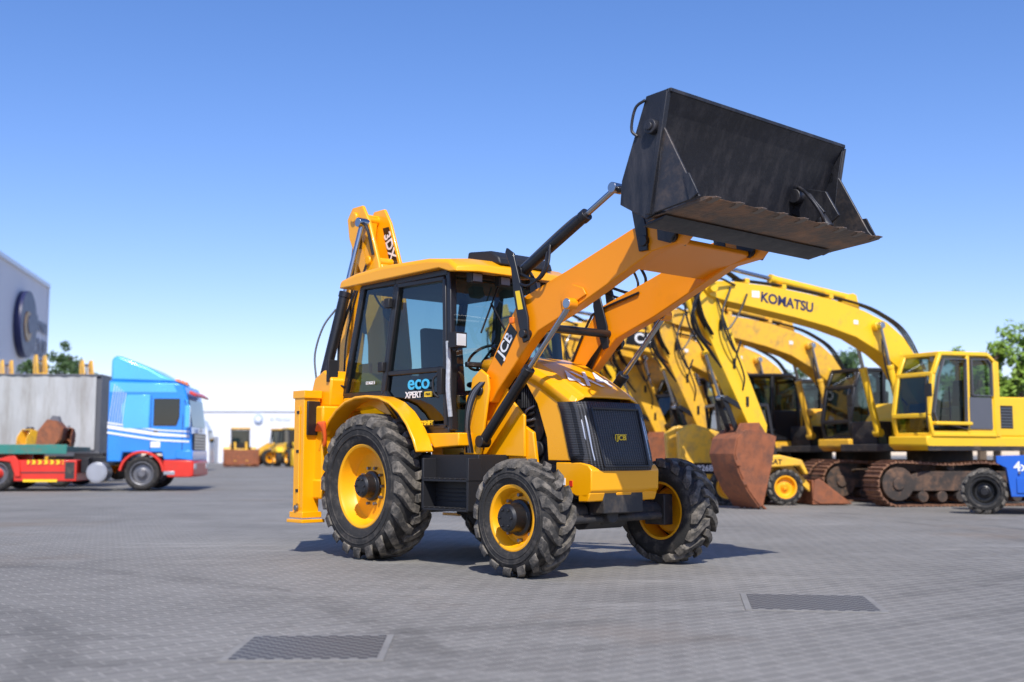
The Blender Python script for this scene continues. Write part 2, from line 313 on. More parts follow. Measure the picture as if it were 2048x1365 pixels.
w=pane('rear_side_window',[dq(p) for p in [(-2.13,2.69),(-2.68,2.70),(-2.92,1.64),(-2.29,1.64)]],J)
text('STAGE 5',.042,w,(-2.48,-.742,1.72),Rn(),'wht',bold=.001)
pane('far_side_window',[dq(p,.72) for p in [(-2.13,2.69),(-2.68,2.70),(-2.92,1.64),(-2.29,1.64)]],J)
pane('far_door_window',[dq(p,.72) for p in [(-1.335,2.66),(-1.235,1.26),(-1.82,1.26),(-2.23,1.62),(-2.075,2.67)]],J)
pane('windscreen',[q('At',-.70),(-1.15,-.70,1.84),(-1.15,.70,1.84),q('At',.70)],J)
pane('lower_front_window',[(-1.15,-.70,1.82),(-1.17,-.70,1.22),(-1.17,-.45,1.22),(-1.15,-.45,1.82)],J)
pane('rear_window',[q('Ct',-.68),q('Cb',-.68),q('Cb',.68),q('Ct',.68)],J)
b=B(); b.beam((-1.12,.1,1.88),(-1.19,-.25,2.45),.018,.014); b.beam((-1.16,-.40,2.15),(-1.22,-.12,2.65),.014,.012); b.box(-1.14,-1.08,.05,.15,1.85,1.92); b.obj('wiper','plas',J,bevel=0)
b=B(); rp=[(-3.0,2.735),(-2.98,2.82),(-2.7,2.865),(-2.2,2.885),(-1.5,2.865),(-1.12,2.82),(-.97,2.74),(-.95,2.69),(-1.1,2.70),(-1.3,2.75)]
rows=[(-.79,0,-.03),(-.77,0,0),(-.6,1,.015),(0,1,.03),(.6,1,.015),(.77,0,0),(.79,0,-.03)]
n=len(rp)
for v,k,dz in rows:
    for i,(u,z) in enumerate(rp):
        top= 1<=i<=6
        fr = 0 if abs(v)<.7 else -.10*max(0,(u+1.4)/.45)
        b.v.append((u+fr*(1 if u>-1.4 else 0),v,z+(dz if top else 0)))
for i in range(len(rows)-1):
    for k in range(n): b.f.append((i*n+k,i*n+(k+1)%n,(i+1)*n+(k+1)%n,(i+1)*n+k))
b.f.append(tuple(range(n))); b.f.append(tuple((len(rows)-1)*n+k for k in range(n)))
b.obj('cab_roof','yel',J,bevel=.015,ang=30)
b=B(); b.prism([(-1.50,2.88),(-1.48,2.98),(-1.15,2.95),(-1.03,2.88),(-1.0,2.80)],-.30,.40); AC=b.obj('air_conditioner','plas',J,bevel=.02)
b=B(); b.box(-2.72,-1.3,-.66,.66,2.66,2.72); b.box(-2.9,-1.2,-.66,.66,1.14,1.2); b.obj('cab_lining','plas',J)
for v in (-.55,-.2,.2,.55):
    b=B(); b.box(-1.12,-1.04,v-.07,v+.07,2.60,2.70); L_=b.obj('roof_light','plas',J,bevel=.01); B().box(-1.038,-1.034,v-.055,v+.055,2.615,2.685).obj('lens','stl',L_,bevel=0)
b=B(); b.box(-2.25,-1.85,-.25,.25,1.5,1.62); b.prism([(-2.28,1.6),(-2.15,1.6),(-2.22,2.3),(-2.33,2.3)],-.25,.25); b.box(-2.2,-1.9,-.2,.2,1.2,1.5); b.box(-2.2,-1.85,-.34,-.27,1.7,1.76); b.box(-2.2,-1.85,.27,.34,1.7,1.76)
b.obj('seat','seat',J,bevel=.05)
b=B(); b.prism([(-1.3,1.2),(-1.18,1.2),(-1.18,1.82),(-1.42,1.86),(-1.42,1.78)],-.2,.62); b.cyl((-1.35,0,1.7),(-1.55,0,1.95),.035)
for y in (-.45,.45): b.box(-2.4,-1.8,y-.08,y+.08,1.2,1.68); b.cyl((-1.95,y,1.68),(-1.93,y,1.85),.015); b.cyl((-2.05,y,1.68),(-2.03,y,1.85),.015)
b.obj('dashboard','plas',J,bevel=.02)
R_=.19; pts=[(-1.56+R_*math.cos(a)*.75,R_*math.sin(a),1.96+R_*math.cos(a)*.6) for a in [i*math.pi/8 for i in range(17)]]; b=B(); b.tube(pts,.014,8,2); b.beam(pts[0],pts[8],.02,.015); b.obj('steering_wheel','plas',J,bevel=0)
b=B(); b.cyl((-2.5,-.5,2.45),(-2.42,-.5,2.47),.09,20); b.tube([(-2.5,-.5,2.45),(-2.6,-.55,2.55),(-2.65,-.6,2.68)],.012); b.obj('cab_fan','plas',J,bevel=.01)
for sd in (-1,1):
    b=B(); arc=[(-1.37,1.03),(-1.43,1.15),(-1.53,1.29),(-1.66,1.41),(-1.82,1.505),(-2.0,1.56),(-2.2,1.58),(-2.4,1.575),(-2.58,1.535),(-2.74,1.46),(-2.88,1.35),(-2.99,1.21),(-3.05,1.05)]
    inn=[(-2.17+(x+2.17)*.965,.69+(z-.69)*.965) for x,z in arc]
    b.prism(arc+inn[::-1],sd*.99,sd*.79)
    b.obj('rear_fender','yel',J,bevel=.012,ang=40)
    b=B(); b.prism([(-1.02,1.20),(-1.02,1.08),(-1.38,1.06),(-1.45,1.12),(-1.62,1.20)],sd*.785,sd*.5); b.prism([(-2.9,1.58),(-2.25,1.58),(-1.9,1.28),(-1.85,1.22),(-1.62,1.20),(-1.5,1.1),(-1.7,1.12),(-1.95,1.32),(-2.4,1.48),(-2.9,1.45)],sd*.785,sd*.6)
    b.obj('cab_sill','yel',J,bevel=.012)
b=B(); b.box(-1.16,-1.02,-.62,.62,1.05,1.22); b.obj('cab_base','plas',J)
for sd in (-1,1):
    b=B(); b.prism([(-1.14,1.0),(-.48,.98),(-.48,1.35),(-.66,1.50),(-.78,1.72),(-.90,1.78),(-1.02,1.70),(-1.06,1.45)],sd*.44,sd*.47); b.prism([(-1.14,1.0),(-.9,1.0),(-.78,1.6),(-.80,1.72),(-.90,1.78),(-1.02,1.70),(-1.06,1.45)],sd*.60,sd*.63)
    b.box(-1.12,-1.06,sd*.45,sd*.62,1.0,1.55); b.prism([(-.85,.9),(-.35,.9),(-.40,1.2),(-.6,1.3)],sd*.40,sd*.44)
    b.obj('loader_mast','yel',J,bevel=.01)
armp=[(-1.0,1.55),(-.93,1.47),(-.82,1.475),(-.74,1.58),(-.30,2.0),(-.20,2.08),(.28,2.25),(.87,2.50),(1.12,2.61),(1.38,2.64),(1.45,2.70),(1.40,2.77),(1.14,2.87),(.90,2.82),(.2,2.585),(-.36,2.41),(-.48,2.34),(-.58,2.20),(-.98,1.64)]
for sd in (-1,1):
    b=B(); b.prism(armp,sd*.44,sd*.56); A_=b.obj('loader_arm','arm',J,bevel=.010)
    b=B(); b.prism([(.12,2.23),(.40,2.34),(.36,2.40),(.24,2.44),(.10,2.34)],sd*.562,sd*.577); b.obj('reinforcing_plate','arm',A_,bevel=.004)
    B().cyl((.25,sd*.563,2.27),(.25,sd*.66,2.27),.05).obj('pin_boss','arm',A_,bevel=.004)
    for (u,z,w2,r) in ((-.9,1.58,.65,.045),(-.32,2.06,.65,.04),(1.05,2.70,.60,.045),(1.34,2.70,.59,.05)):
        B().cyl((u,sd*.42,z),(u,sd*w2,z),r).obj('pin','blk',A_,bevel=.004)
    ram(J,(-.88,sd*.61,1.12),(.25,sd*.61,2.27),.048,.54,'lift_cylinder')
    b=B(); b.prism([(-.34,1.98),(-.27,2.0),(-.28,2.2),(-.40,2.58),(-.47,2.80),(-.56,2.86),(-.58,2.82),(-.50,2.66),(-.46,2.4),(-.40,2.15)],sd*.59,sd*.615); LV=b.obj('lever','blk',J,bevel=.006)
    b=B(); b.prism([(-.34,1.98),(-.27,2.0),(-.28,2.2),(-.40,2.58),(-.46,2.66),(-.46,2.4),(-.40,2.15)],sd*.40,sd*.42); b.obj('lever','blk',J,bevel=.006)
    if sd<0: B().quad((-.40,-.617,2.28),(-.335,-.617,2.28),(-.38,-.617,2.45),(-.44,-.617,2.45)).obj('warning_label','yv',LV,bevel=0,recalc=False)
    ram(J,(-.46,sd*.52,2.63),(.70,sd*.52,3.20),.05,.70,'tilt_cylinder')
    hose(J,[(-.46,sd*.52,2.69),(0,sd*.52,2.93),(.25,sd*.52,3.04),(.30,sd*.52,3.0)],.011,'stl','steel_pipe')
    hose(J,[(-.45,sd*.56,2.62),(-.15,sd*.62,2.52),(.0,sd*.64,2.62),(-.05,sd*.56,2.82)],.014)
    hose(J,[(-.48,sd*.58,2.55),(-.25,sd*.63,2.48),(-.08,sd*.62,2.58),(-.10,sd*.54,2.78)],.012)
    if sd>0: hose(J,[(-.85,.425,1.75),(-.55,.425,2.25),(-.40,.425,2.36),(.1,.425,2.48)],.012,'blk','hydraulic_hose')
    for i in range(4): hose(J,[(-1.08+.03*i,sd*.64,1.02),(-1.05+.03*i,sd*(.68+.01*i),1.3),(-1.0+.03*i,sd*.67,1.55),(-.86+.02*i,sd*.60,1.70)],.010,'stl' if i in (1,2) else 'blk')
    for i in range(3): hose(J,[(-.75+.04*i,sd*.42,1.5),(-.6+.04*i,sd*.42,1.8),(-.35,sd*.42,2.05)],.012)
b=B(); b.prism([(.80,2.52),(.98,2.58),(1.34,2.655),(1.34,2.70),(.95,2.66),(.78,2.58)],-.45,.45); b.obj('cross_member','arm',J,bevel=.01)
b=B(); b.cyl((-.30,-.44,2.13),(-.30,.44,2.13),.038); b.obj('cross_tube','blk',J,bevel=0)
dc=Vector((-.625,1.985)); dd=Vector((.59,.807)); dn_=Vector((.807,-.59))
def dp(a,c_,y): w_=dc+dd*a+dn_*c_; return (w_.x,y,w_.y)
DC=B().quad(dp(-.185,.065,-.563),dp(.175,.065,-.563),dp(.195,-.065,-.563),dp(-.165,-.065,-.563)).obj('decal','blt',J,bevel=0,recalc=False)
text('JCB',.140,DC,(dc.x,-.567,dc.y),Rn(53.8),'wht',bold=.002,sx=1.1)
# bucket
BK=[(1.82,3.64),(1.60,3.62),(1.36,3.04),(1.34,2.86),(1.58,2.73),(1.75,2.735)]
def thick(pl,t):
    out=[]
    for i,p in enumerate(pl):
        a=Vector(pl[max(i-1,0)]); c=Vector(pl[min(i+1,len(pl)-1)]); d=(c-a).normalized(); out.append((p[0]-d.y*t*-1,p[1]+d.x*t*-1))
    return pl+out[::-1]
BK2=[(1.82,3.64),(1.72,3.50),(1.56,3.12),(1.50,2.92),(1.58,2.76),(1.75,2.735)]
b=B(); b.prism(thick(BK,-.02),-1.13,1.13); b.prism(thick(BK2,-.015),-1.125,1.125)
for sd in (-1,1):
    b.prism([(1.82,3.64),(1.60,3.63),(1.35,3.04),(1.33,2.86),(1.58,2.715),(1.66,2.74),(1.71,3.0),(1.76,3.36)],sd*1.13,sd*1.16)
    b.beam((1.80,sd*1.165,3.62),(1.62,sd*1.165,2.74),.04,.035,(0,1,0))
    b.cyl((1.67,sd*1.13,3.38),(1.67,sd*1.21,3.38),.055); b.cyl((1.67,sd*1.21,3.38),(1.67,sd*1.225,3.38),.03)
    b.tube([(1.60,sd*1.17,3.60),(1.52,sd*1.19,3.55),(1.48,sd*1.19,3.40),(1.52,sd*1.17,3.34)],.012)
    for vv in (.42,.60): b.prism([(1.22,2.68),(1.34,2.64),(1.48,2.80),(1.40,3.16),(1.28,3.18),(1.20,3.02)],sd*vv-.012,sd*vv+.012)
b.box(1.79,1.83,-1.15,1.15,3.615,3.645)
BU=b.obj('bucket','bkt',J,bevel=.005)
for sd in (-1,1): B().prism([(1.70,3.46),(1.78,3.34),(2.03,2.86),(2.08,2.80),(1.62,2.74)],sd*1.135,sd*1.158).obj('clam_side_plate','bks',BU,bevel=.006,label='worn dark clam side plate'); B().prism([(1.95,2.98),(2.0,2.98),(2.08,2.82),(2.0,2.78)],sd*1.16,sd*1.175).obj('side_cutter','bkt',BU,bevel=.004)
b=B(); vv=.75
b.prism([(1.52,3.20),(1.72,3.18),(1.86,3.0),(1.76,2.92),(1.5,3.05)],vv,vv+.03); b.prism([(1.60,3.26),(1.80,3.20),(1.92,2.98),(1.80,2.90),(1.62,3.05)],vv+.12,vv+.15); b.cyl((1.62,vv-.08,3.16),(1.62,vv+.22,3.16),.06); b.cyl((1.64,vv+.07,3.16),(1.86,vv+.05,2.86),.055); b.box(1.72,1.9,vv-.02,vv+.17,2.80,2.88)
b.tube([(1.6,vv,3.26),(1.78,vv-.12,3.14),(1.90,vv-.10,2.95),(1.82,vv+.05,2.84)],.016)
b.obj('clam_bracket','bkt',BU,bevel=.006)
b=B(); b.prism([(1.60,2.722),(1.62,2.735),(2.10,2.80),(2.15,2.788),(2.13,2.775),(2.04,2.762)],-1.13,1.13)
FL=b.obj('cutting_edge','edge',BU,bevel=.004,label='worn brown cutting edge with rust')
b=B(); b.prism([(1.52,2.67),(1.56,2.70),(1.74,2.725),(1.70,2.70)],-1.12,1.02); b.obj('rear_cutting_edge','bkt',BU,bevel=.004)
b=B(); b.prism([(-.08,.012),(-.08,.028),(.02,.042),(.13,.026),(.135,.018),(.05,-.002)],-.030,.030)
T=b.obj('tooth','wst',BU,bevel=.004); T.location=(2.05,-1.07,2.766)
for i in range(1,9):
    t=T.copy(); COL.objects.link(t); t.parent=BU; t.location=(2.05,-1.07+2.14*i/8,2.766)
for sd in (-1,1):
    for vv in (.435,.585): B().prism([(1.0,2.62),(1.09,2.62),(1.08,2.80),(1.02,3.02),(.93,3.04),(.93,2.95)],sd*vv,sd*vv+.02).obj('bucket_link','blk',J,bevel=.005)
    B().cyl((.68,sd*.52,3.19),(1.28,sd*.52,3.12),.03).obj('tipping_link','blk',J,bevel=.003)
b=B(); b.box(-1.12,-1.02,-.83,-.69,1.98,2.12); b.tube([(-1.2,-.72,2.0),(-1.1,-.76,1.96),(-1.07,-.76,2.0)],.014); W_=b.obj('work_light','plas',J,bevel=.015); B().box(-1.018,-1.012,-.815,-.705,1.995,2.105).obj('lens','lamp',W_,bevel=.003)
b=B(); b.box(-3.02,-2.98,-.92,-.80,1.75,1.98); b.tube([(-2.95,-.74,1.7),(-3.0,-.86,1.75)],.012); b.obj('mirror','plas',J,bevel=.012)
b=B(); b.box(-.50,-.44,-.64,-.615,2.16,2.22); b.obj('indicator','orl',J,bevel=.01)
b=B(); b.tube([(-1.17,-.76,1.35),(-1.17,-.79,1.6),(-1.19,-.77,1.85),(-1.2,-.77,2.05)],.022); b.obj('grab_rail','paper',J,bevel=0,label='grab rail wrapped in clear film')
b=B(); b.box(-3.2,-2.95,-1.0,1.0,.55,.75); b.box(-3.2,-2.95,-1.0,1.0,1.3,1.5); b.box(-3.2,-2.98,-.98,-.6,.6,1.4); b.box(-3.2,-2.98,.6,.98,.6,1.4); b.prism([(-3.4,1.5),(-2.98,1.5),(-2.95,1.78),(-3.1,1.88),(-3.28,1.80)],-.9,.9)
b.obj('rear_frame','yel',J,bevel=.02)
for sd in (-1,1):
    b=B(); b.box(-3.30,-3.11,sd*.93,sd*1.12,.36,1.66); b.box(-3.33,-3.08,sd*.91,sd*1.14,.36,.42); b.box(-3.35,-3.05,sd*.89,sd*1.16,.31,.345); b.box(-3.32,-3.09,sd*.92,sd*1.13,1.58,1.66)
    b.box(-3.23,-3.18,sd*1.12,sd*1.13,.5,1.5); S_=b.obj('stabiliser_leg','yel',J,bevel=.010)
    B().cyl((-3.2,sd*1.13,.46),(-3.2,sd*1.155,.46),.03).obj('bolt','stl',S_,bevel=.003)
    for z in (.62,1.02,1.42): B().box(-3.23,-3.18,sd*1.131,sd*1.135,z,z+.03).obj('label_plate','blt',S_,bevel=0)
b=B(); b.box(-3.10,-3.07,-1.10,-.95,1.2,1.55); b.obj('tail_lamp_panel','blk',J)
for i in range(4): hose(J,[(-3.06+.05*i,-1.0,1.25),(-2.93+.03*i,-1.05,1.32),(-2.88,-1.01,1.2-.03*i),(-2.95,-.98,1.12)],.018,'org','coiled_hose')
bp=[(-3.80,3.68),(-3.70,3.80),(-3.50,3.80),(-3.38,3.62),(-3.17,3.1),(-2.99,2.0),(-3.0,1.2),(-3.32,1.2),(-3.36,2.2),(-3.5,3.0),(-3.76,3.45)]
b=B(); b.prism(bp,-.17,-.13); b.prism(bp,.13,.17); b.prism([(-3.40,3.0),(-3.17,3.1),(-2.99,2.0),(-3.0,1.2),(-3.28,1.2),(-3.32,2.2)],-.13,.13); b.cyl((-3.64,-.2,3.68),(-3.64,.2,3.68),.06); b.cyl((-3.35,-.2,3.15),(-3.35,.2,3.15),.05)
BM=b.obj('backhoe_boom','yel',J,bevel=.01)
dq_=B().quad((-3.52,.127,3.58),(-3.40,.127,3.58),(-3.215,.127,3.12),(-3.36,.127,3.12)).obj('decal','blt',BM,bevel=0,recalc=False)
text('3DX',.17,dq_,(-3.375,.122,3.35),Rn(-68),'wht',bold=.003,sx=1.05)
b=B(); b.prism([(-3.74,3.66),(-3.58,3.72),(-3.72,2.9),(-3.95,1.6),(-4.12,1.55),(-4.12,1.75),(-3.85,3.0)],-.11,.11); b.obj('dipper_arm','yel',J,bevel=.012)
b=B(); b.prism([(-4.15,1.55),(-3.75,1.5),(-3.6,1.2),(-3.7,.8),(-3.95,.72),(-4.2,.95)],-.3,.3); b.obj('rear_bucket','bkt',J,bevel=.012)
b=B(); b.box(-3.5,-3.28,-.2,.2,.6,2.0); b.obj('kingpost','yel',J,bevel=.02)
ram(J,(-3.66,-.56,1.72),(-3.42,-.22,3.58),.06,.57,'boom_cylinder'); ram(J,(-3.5,-.06,2.4),(-3.66,-.0,3.6),.05,.6,'dipper_cylinder')
hose(J,[(-3.68,-.62,1.8),(-3.72,-.62,2.1),(-3.66,-.56,2.4),(-3.58,-.45,2.6)],.011,'stl','steel_pipe')
hose(J,[(-3.60,-.40,1.9),(-3.62,-.36,2.3),(-3.50,-.3,2.7),(-3.45,-.2,3.0)],.014); hose(J,[(-3.56,-.34,1.9),(-3.58,-.30,2.3),(-3.46,-.25,2.8),(-3.40,-.18,3.1)],.012)
hose(J,[(-3.5,-.19,3.3),(-3.42,-.24,3.55),(-3.3,-.24,3.5),(-3.25,-.19,3.2)],.018); hose(J,[(-3.6,-.25,2.5),(-3.5,-.28,3.0),(-3.55,-.2,3.4)],.012)

# ================================================================== EXCAVATORS
def trackloop(b,x0,x1,r,zc,y0,y1,pitch=.17,th=.035):
    Lg=x1-x0; per=2*Lg+2*math.pi*r; n=int(per/pitch)
    for i in range(n):
        s=i*per/n
        if s<Lg: p=(x0+s,zc-r); a=0
        elif s<Lg+math.pi*r: t=(s-Lg)/r; p=(x1+r*math.sin(t),zc-r*math.cos(t)); a=t
        elif s<2*Lg+math.pi*r: t=s-Lg-math.pi*r; p=(x1-t,zc+r-.06*math.sin(math.pi*t/Lg)*abs(math.sin(4*t/Lg*math.pi*.5))); a=math.pi
        else: t=(s-2*Lg-math.pi*r)/r; p=(x0-r*math.sin(t),zc+r*math.cos(t)); a=math.pi+t
        tx,tz=math.cos(a),math.sin(a); nx,nz=math.sin(a),-math.cos(a); h=pitch*.46
        P4=[(p[0]+tx*i1*h+nx*j*th,p[1]+tz*i1*h+nz*j*th) for i1,j in ((-1,0),(1,0),(1,.6),(.7,.6),(.6,1.5),(.3,1.5),(.25,.6),(-.7,.6),(-.75,1.2),(-1,1.2))]
        b.prism(P4,y0,y1)
def excavator(label,loc,rz,yel='exy',deco=None,trot=rad(-18),seed=0,cabm='exg'):
    E=thing('excavator',label,'excavator',loc,rz,'tracked excavators parked in a row')
    random.seed(seed); lead=(seed==1)
    for sd in (-1,1):
        b=B(); trackloop(b,-1.75,1.75,.40,.44,sd*1.2-.3,sd*1.2+.3); TR=b.obj('track','trk',E,bevel=0); TR.rotation_euler=(0,0,trot)
        b=B(); b.prism([(-1.7,.3),(1.7,.3),(1.8,.5),(1.2,.68),(-1.2,.68),(-1.8,.5)],sd*1.2-.2,sd*1.2+.2); 
        for x in (-1.72,1.72): b.cyl((x,sd*1.2-.22,.44),(x,sd*1.2+.22,.44),.33,20); b.cyl((x,sd*1.2-.26,.44),(x,sd*1.2+.26,.44),.12)
        for i in range(7): b.cyl((-1.2+.4*i,sd*1.2-.22,.19),(-1.2+.4*i,sd*1.2+.22,.19),.11,12)
        for x in (-.6,.6): b.cyl((x,sd*1.2-.2,.76),(x,sd*1.2+.2,.76),.08,12)
        b.obj('track_frame','trf',TR,bevel=.01)
    b=B(); b.box(-.9,.9,-1.0,1.0,.5,.85); b.cyl((0,0,.8),(0,0,1.08),.65,28); b.obj('undercarriage','frm',E)
    b=B(); b.prism([(-2.3,1.08),(1.7,1.08),(1.85,1.18),(1.85,1.36),(-2.3,1.36)],.38,1.36); b.box(-2.3,.75,-1.36,.38,1.08,1.36)
    b.prism([(-2.3,1.36),(-.12,1.36),(-.12,2.10),(-.3,2.15),(-2.3,2.18)],-1.33,1.33); b.prism([(-.12,1.36),(.75,1.36),(.72,1.75),(.4,2.1),(-.12,2.1)],-1.33,-.45)
    b.prism([(-.1,1.3),(.9,1.3),(.8,1.9),(.45,2.2),(.1,2.0)],-.35,-.28); b.prism([(-.1,1.3),(.9,1.3),(.8,1.9),(.45,2.2),(.1,2.0)],.28,.35)
    HS=b.obj('house',yel,E,bevel=.03)
    b=B(); b.box(.76,1.5,-1.3,.37,1.06,1.22); b.box(.76,1.2,-1.25,-.55,1.22,1.7); b.obj('tool_box','frm',HS,bevel=.02)
    B().box(-2.28,1.84,1.361,1.368,1.08,1.17).obj('lower_trim','frm',HS,bevel=0)
    for x in (-1.9,-1.3): B().box(x,x+.015,1.331,1.338,1.4,2.05).obj('panel_seam','blt',HS,bevel=0)
    b=B(); b.prism([(-2.85,1.2),(-2.3,1.15),(-2.3,2.10),(-2.7,2.08),(-2.88,1.9)],-1.34,1.34); b.obj('counterweight',yel,E,bevel=.06)
    b=B(); b.box(-.62,-.22,1.328,1.336,1.52,1.98); VT=b.obj('vent','blt',HS,bevel=.01)
    for i in range(7): B().box(-.60,-.24,1.336,1.346,1.55+.06*i,1.575+.06*i).obj('vent_slat','exg',VT,bevel=0)
    y0,y1=.46,1.36
    so=[(1.70,1.38),(1.78,1.75),(1.62,2.55),(1.42,2.95),(.10,2.98),(-.08,2.85),(-.08,1.38)]
    c=B()
    for y in (y0,y1): c.frame([(u,y-.02 if y==y1 else y+.02,z) for u,z in so],.075,.10,(0,1,0)); c.beam((.72,y-.02*(1 if y==y1 else -1),1.4),(.68,y-.02*(1 if y==y1 else -1),2.95),.09,.10,(0,1,0))
    for u,z in so: c.beam((u,y0,z),(u,y1,z),.09,.09)
    c.prism([(-.08,1.38),(.72,1.38),(.72,2.1),(-.08,2.1)],y1-.05,y1+.002); c.box(-.08,-.04,y0,y1,1.4,2.1); c.beam((1.72,y1-.02,1.6),(.72,y1-.02,1.6),.07,.30,(0,1,0))
    CB=c.obj('cab',cabm,E,bevel=.025)
    r=B(); r.prism([(1.45,2.93),(1.40,3.0),(.12,3.03),(-.1,2.9),(.1,2.96)],y0-.01,y1+.01); r.obj('cab_roof',yel if lead else cabm,CB,bevel=.03)
    if lead:
        yy=y1+.028
        r=B(); r.frame([(1.60,yy,1.62),(1.68,yy,1.80),(1.52,yy,2.50),(1.36,yy,2.84),(.76,yy,2.86),(.79,yy,1.50)],.02,.07,(0,1,0)); r.frame([(.60,yy,2.86),(.14,yy,2.88),(.04,yy,2.78),(.04,yy,2.16),(.60,yy,2.16)],.02,.06,(0,1,0)); r.prism([(.04,1.5),(.70,1.5),(.70,2.12),(.04,2.12)],y1+.004,y1+.03); r.obj('door_frame','exg',CB,bevel=.004)
        r=B(); r.prism([(-.20,1.36),(1.74,1.36),(1.74,1.46),(-.04,1.46),(-.04,2.9),(-.20,2.84)],y1+.003,y1+.02); r.obj('cab_skirt',yel,CB,bevel=.006)
    G1='glsx'
    pane('side_window',[(1.66,y1-.03,1.6),(1.76,y1-.03,1.8),(1.60,y1-.03,2.53),(1.40,y1-.03,2.92),(.70,y1-.03,2.92),(.74,y1-.03,1.5)],CB,G1)
    pane('rear_side_window',[(.66,y1-.03,2.92),(.12,y1-.03,2.92),(-.04,y1-.03,2.8),(-.04,y1-.03,2.1),(.66,y1-.03,2.1)],CB,G1)
    pane('far_side_window',[(1.66,y0+.02,1.6),(1.60,y0+.02,2.53),(1.40,y0+.02,2.92),(-.04,y0+.02,2.92),(-.04,y0+.02,1.6)],CB,'glsd' if not lead else 'gls')
    pane('windscreen',[(1.78,y0,1.75),(1.62,y0,2.55),(1.62,y1,2.55),(1.78,y1,1.75)],CB,G1)
    pane('lower_windscreen',[(1.71,y0,1.4),(1.78,y0,1.75),(1.78,y1,1.75),(1.71,y1,1.4)],CB,G1); pane('upper_windscreen',[(1.62,y0,2.55),(1.43,y0,2.95),(1.43,y1,2.95),(1.62,y1,2.55)],CB,G1)
    r=B(); r.box(.3,.75,.65,1.1,1.5,1.8); r.prism([(.25,1.8),(.4,1.8),(.32,2.5),(.2,2.5)],.67,1.08); r.box(1.2,1.5,.6,1.1,1.5,2.0); r.box(.2,1.0,1.12,1.22,1.5,1.95); r.box(.2,1.0,.52,.62,1.5,1.95); r.obj('seat','seat',CB,bevel=.04)
    r=B(); r.tube([(1.8,1.36,1.45),(1.9,1.42,1.6),(1.9,1.42,2.3),(1.8,1.36,2.5)],.016); r.obj('handrail','blk',CB,bevel=0); B().box(1.88,1.92,1.40,1.55,2.1,2.35).obj('mirror','blk',CB,bevel=.01)
    hose(CB,[(1.3,y1+.04,1.5),(1.3,y1+.09,1.7),(1.25,y1+.04,2.3)],.013,'blk','grab_rail')
    bp=[(.9,2.15),(1.35,2.76),(1.8,3.04),(2.46,3.32),(3.2,3.49),(4.0,3.62),(5.7,3.84),(6.05,3.91),(6.2,4.06),(6.12,4.19),(5.7,4.22),(4.7,4.20),(3.77,4.12),(3.0,4.03),(2.2,3.86),(1.6,3.66),(1.15,3.38),(.75,2.93),(.2,2.05),(.25,1.78),(.5,1.72),(.7,1.85)]
    b=B(); b.prism(bp,-.22,.22); BO=b.obj('boom',yel,E,bevel=.015)
    for (u,z,r_) in ((1.95,3.57,.10),(6.05,4.06,.09)): B().cyl((u,-.34,z),(u,.34,z),r_).obj('pin_boss',yel,BO,bevel=.01)
    for y in (-.10,.07): B().prism([(2.2,3.83),(2.3,4.2),(2.45,4.2),(2.8,3.96)],y,y+.03).obj('lug',yel,BO,bevel=.005)
    for i in range(3):
        y=.04+.06*i; hose(BO,[(.5,y,2.75),(1.0,y,3.48),(1.6,y,3.82),(2.4,y,4.03),(4.2,y,4.23),(5.4,y,4.28)],.018); hose(BO,[(5.3,y,4.28),(5.9,y+.12,4.45),(6.40,y+.15,4.25),(6.3,y+.12,3.6),(6.0,y+.05,3.2)],.02)
    for y in (-.06,-.13): hose(BO,[(.9,y,3.2),(1.3,y,3.6),(1.9,y,3.86),(3.0,y,4.10),(5.2,y,4.25)],.016,yel,'steel_pipe')
    hose(BO,[(5.6,.24,4.1),(5.9,.35,3.5),(5.6,.33,2.9),(5.35,.2,3.1)],.02); hose(BO,[(1.2,.3,2.0),(1.7,.36,2.4),(1.9,.36,3.1),(1.85,.3,3.5)],.018)
    hose(BO,[(5.5,.24,4.15),(6.1,.40,4.2),(6.55,.36,3.7),(6.35,.28,3.2),(6.05,.2,3.0)],.022); hose(BO,[(5.2,.22,4.0),(5.5,.34,3.6),(5.75,.32,3.3),(5.8,.2,3.5)],.02); hose(BO,[(6.2,.2,4.4),(6.65,.25,4.1),(6.6,.25,3.4),(6.2,.18,2.9)],.018)
    hose(BO,[(5.3,-.2,4.0),(5.55,-.05,3.3),(5.25,.0,2.8),(5.15,.1,2.3)],.018); hose(BO,[(5.9,.2,3.9),(5.7,.3,3.2),(5.35,.26,2.5),(5.3,.17,2.2)],.016)
    for x,z in ((3.0,4.06),(4.2,4.17),(5.1,4.22)): B().box(x,x+.10,-.15,.19,z,z+.09).obj('pipe_clamp',yel,BO,bevel=.005)
    for x,z,l in ((2.4,3.58,.12),(4.9,3.95,.18),(1.2,3.0,.10)): B().box(x,x+l,.2205,.226,z,z+l*.7).obj('warning_label','yv' if x<2 else 'wht',BO,bevel=0)
    ram(E,(2.38,0,4.13),(6.12,0,4.58),.08,.55,'arm_cylinder',yel)
    for y in (-.36,.36): ram(E,(1.35,y,1.45),(1.95,y,3.57),.075,.62,'boom_cylinder',yel)
    b=B(); b.prism([(6.05,4.76),(6.25,4.68),(6.43,4.33),(6.36,3.85),(5.92,2.9),(5.12,1.45),(4.95,1.30),(4.75,1.35),(4.72,1.55),(5.40,3.0),(5.82,3.95),(5.90,4.3)],-.16,.16); ST=b.obj('stick',yel,E,bevel=.015)
    for z0 in (1.9,2.6,3.3): B().box(5.0+(z0-1.5)*.42,5.06+(z0-1.5)*.42,.161,.18,z0,z0+.18).obj('hose_clamp','blk',ST,bevel=0)
    ram(E,(6.50,0,4.10),(5.70,0,2.05),.06,.6,'bucket_cylinder',yel)
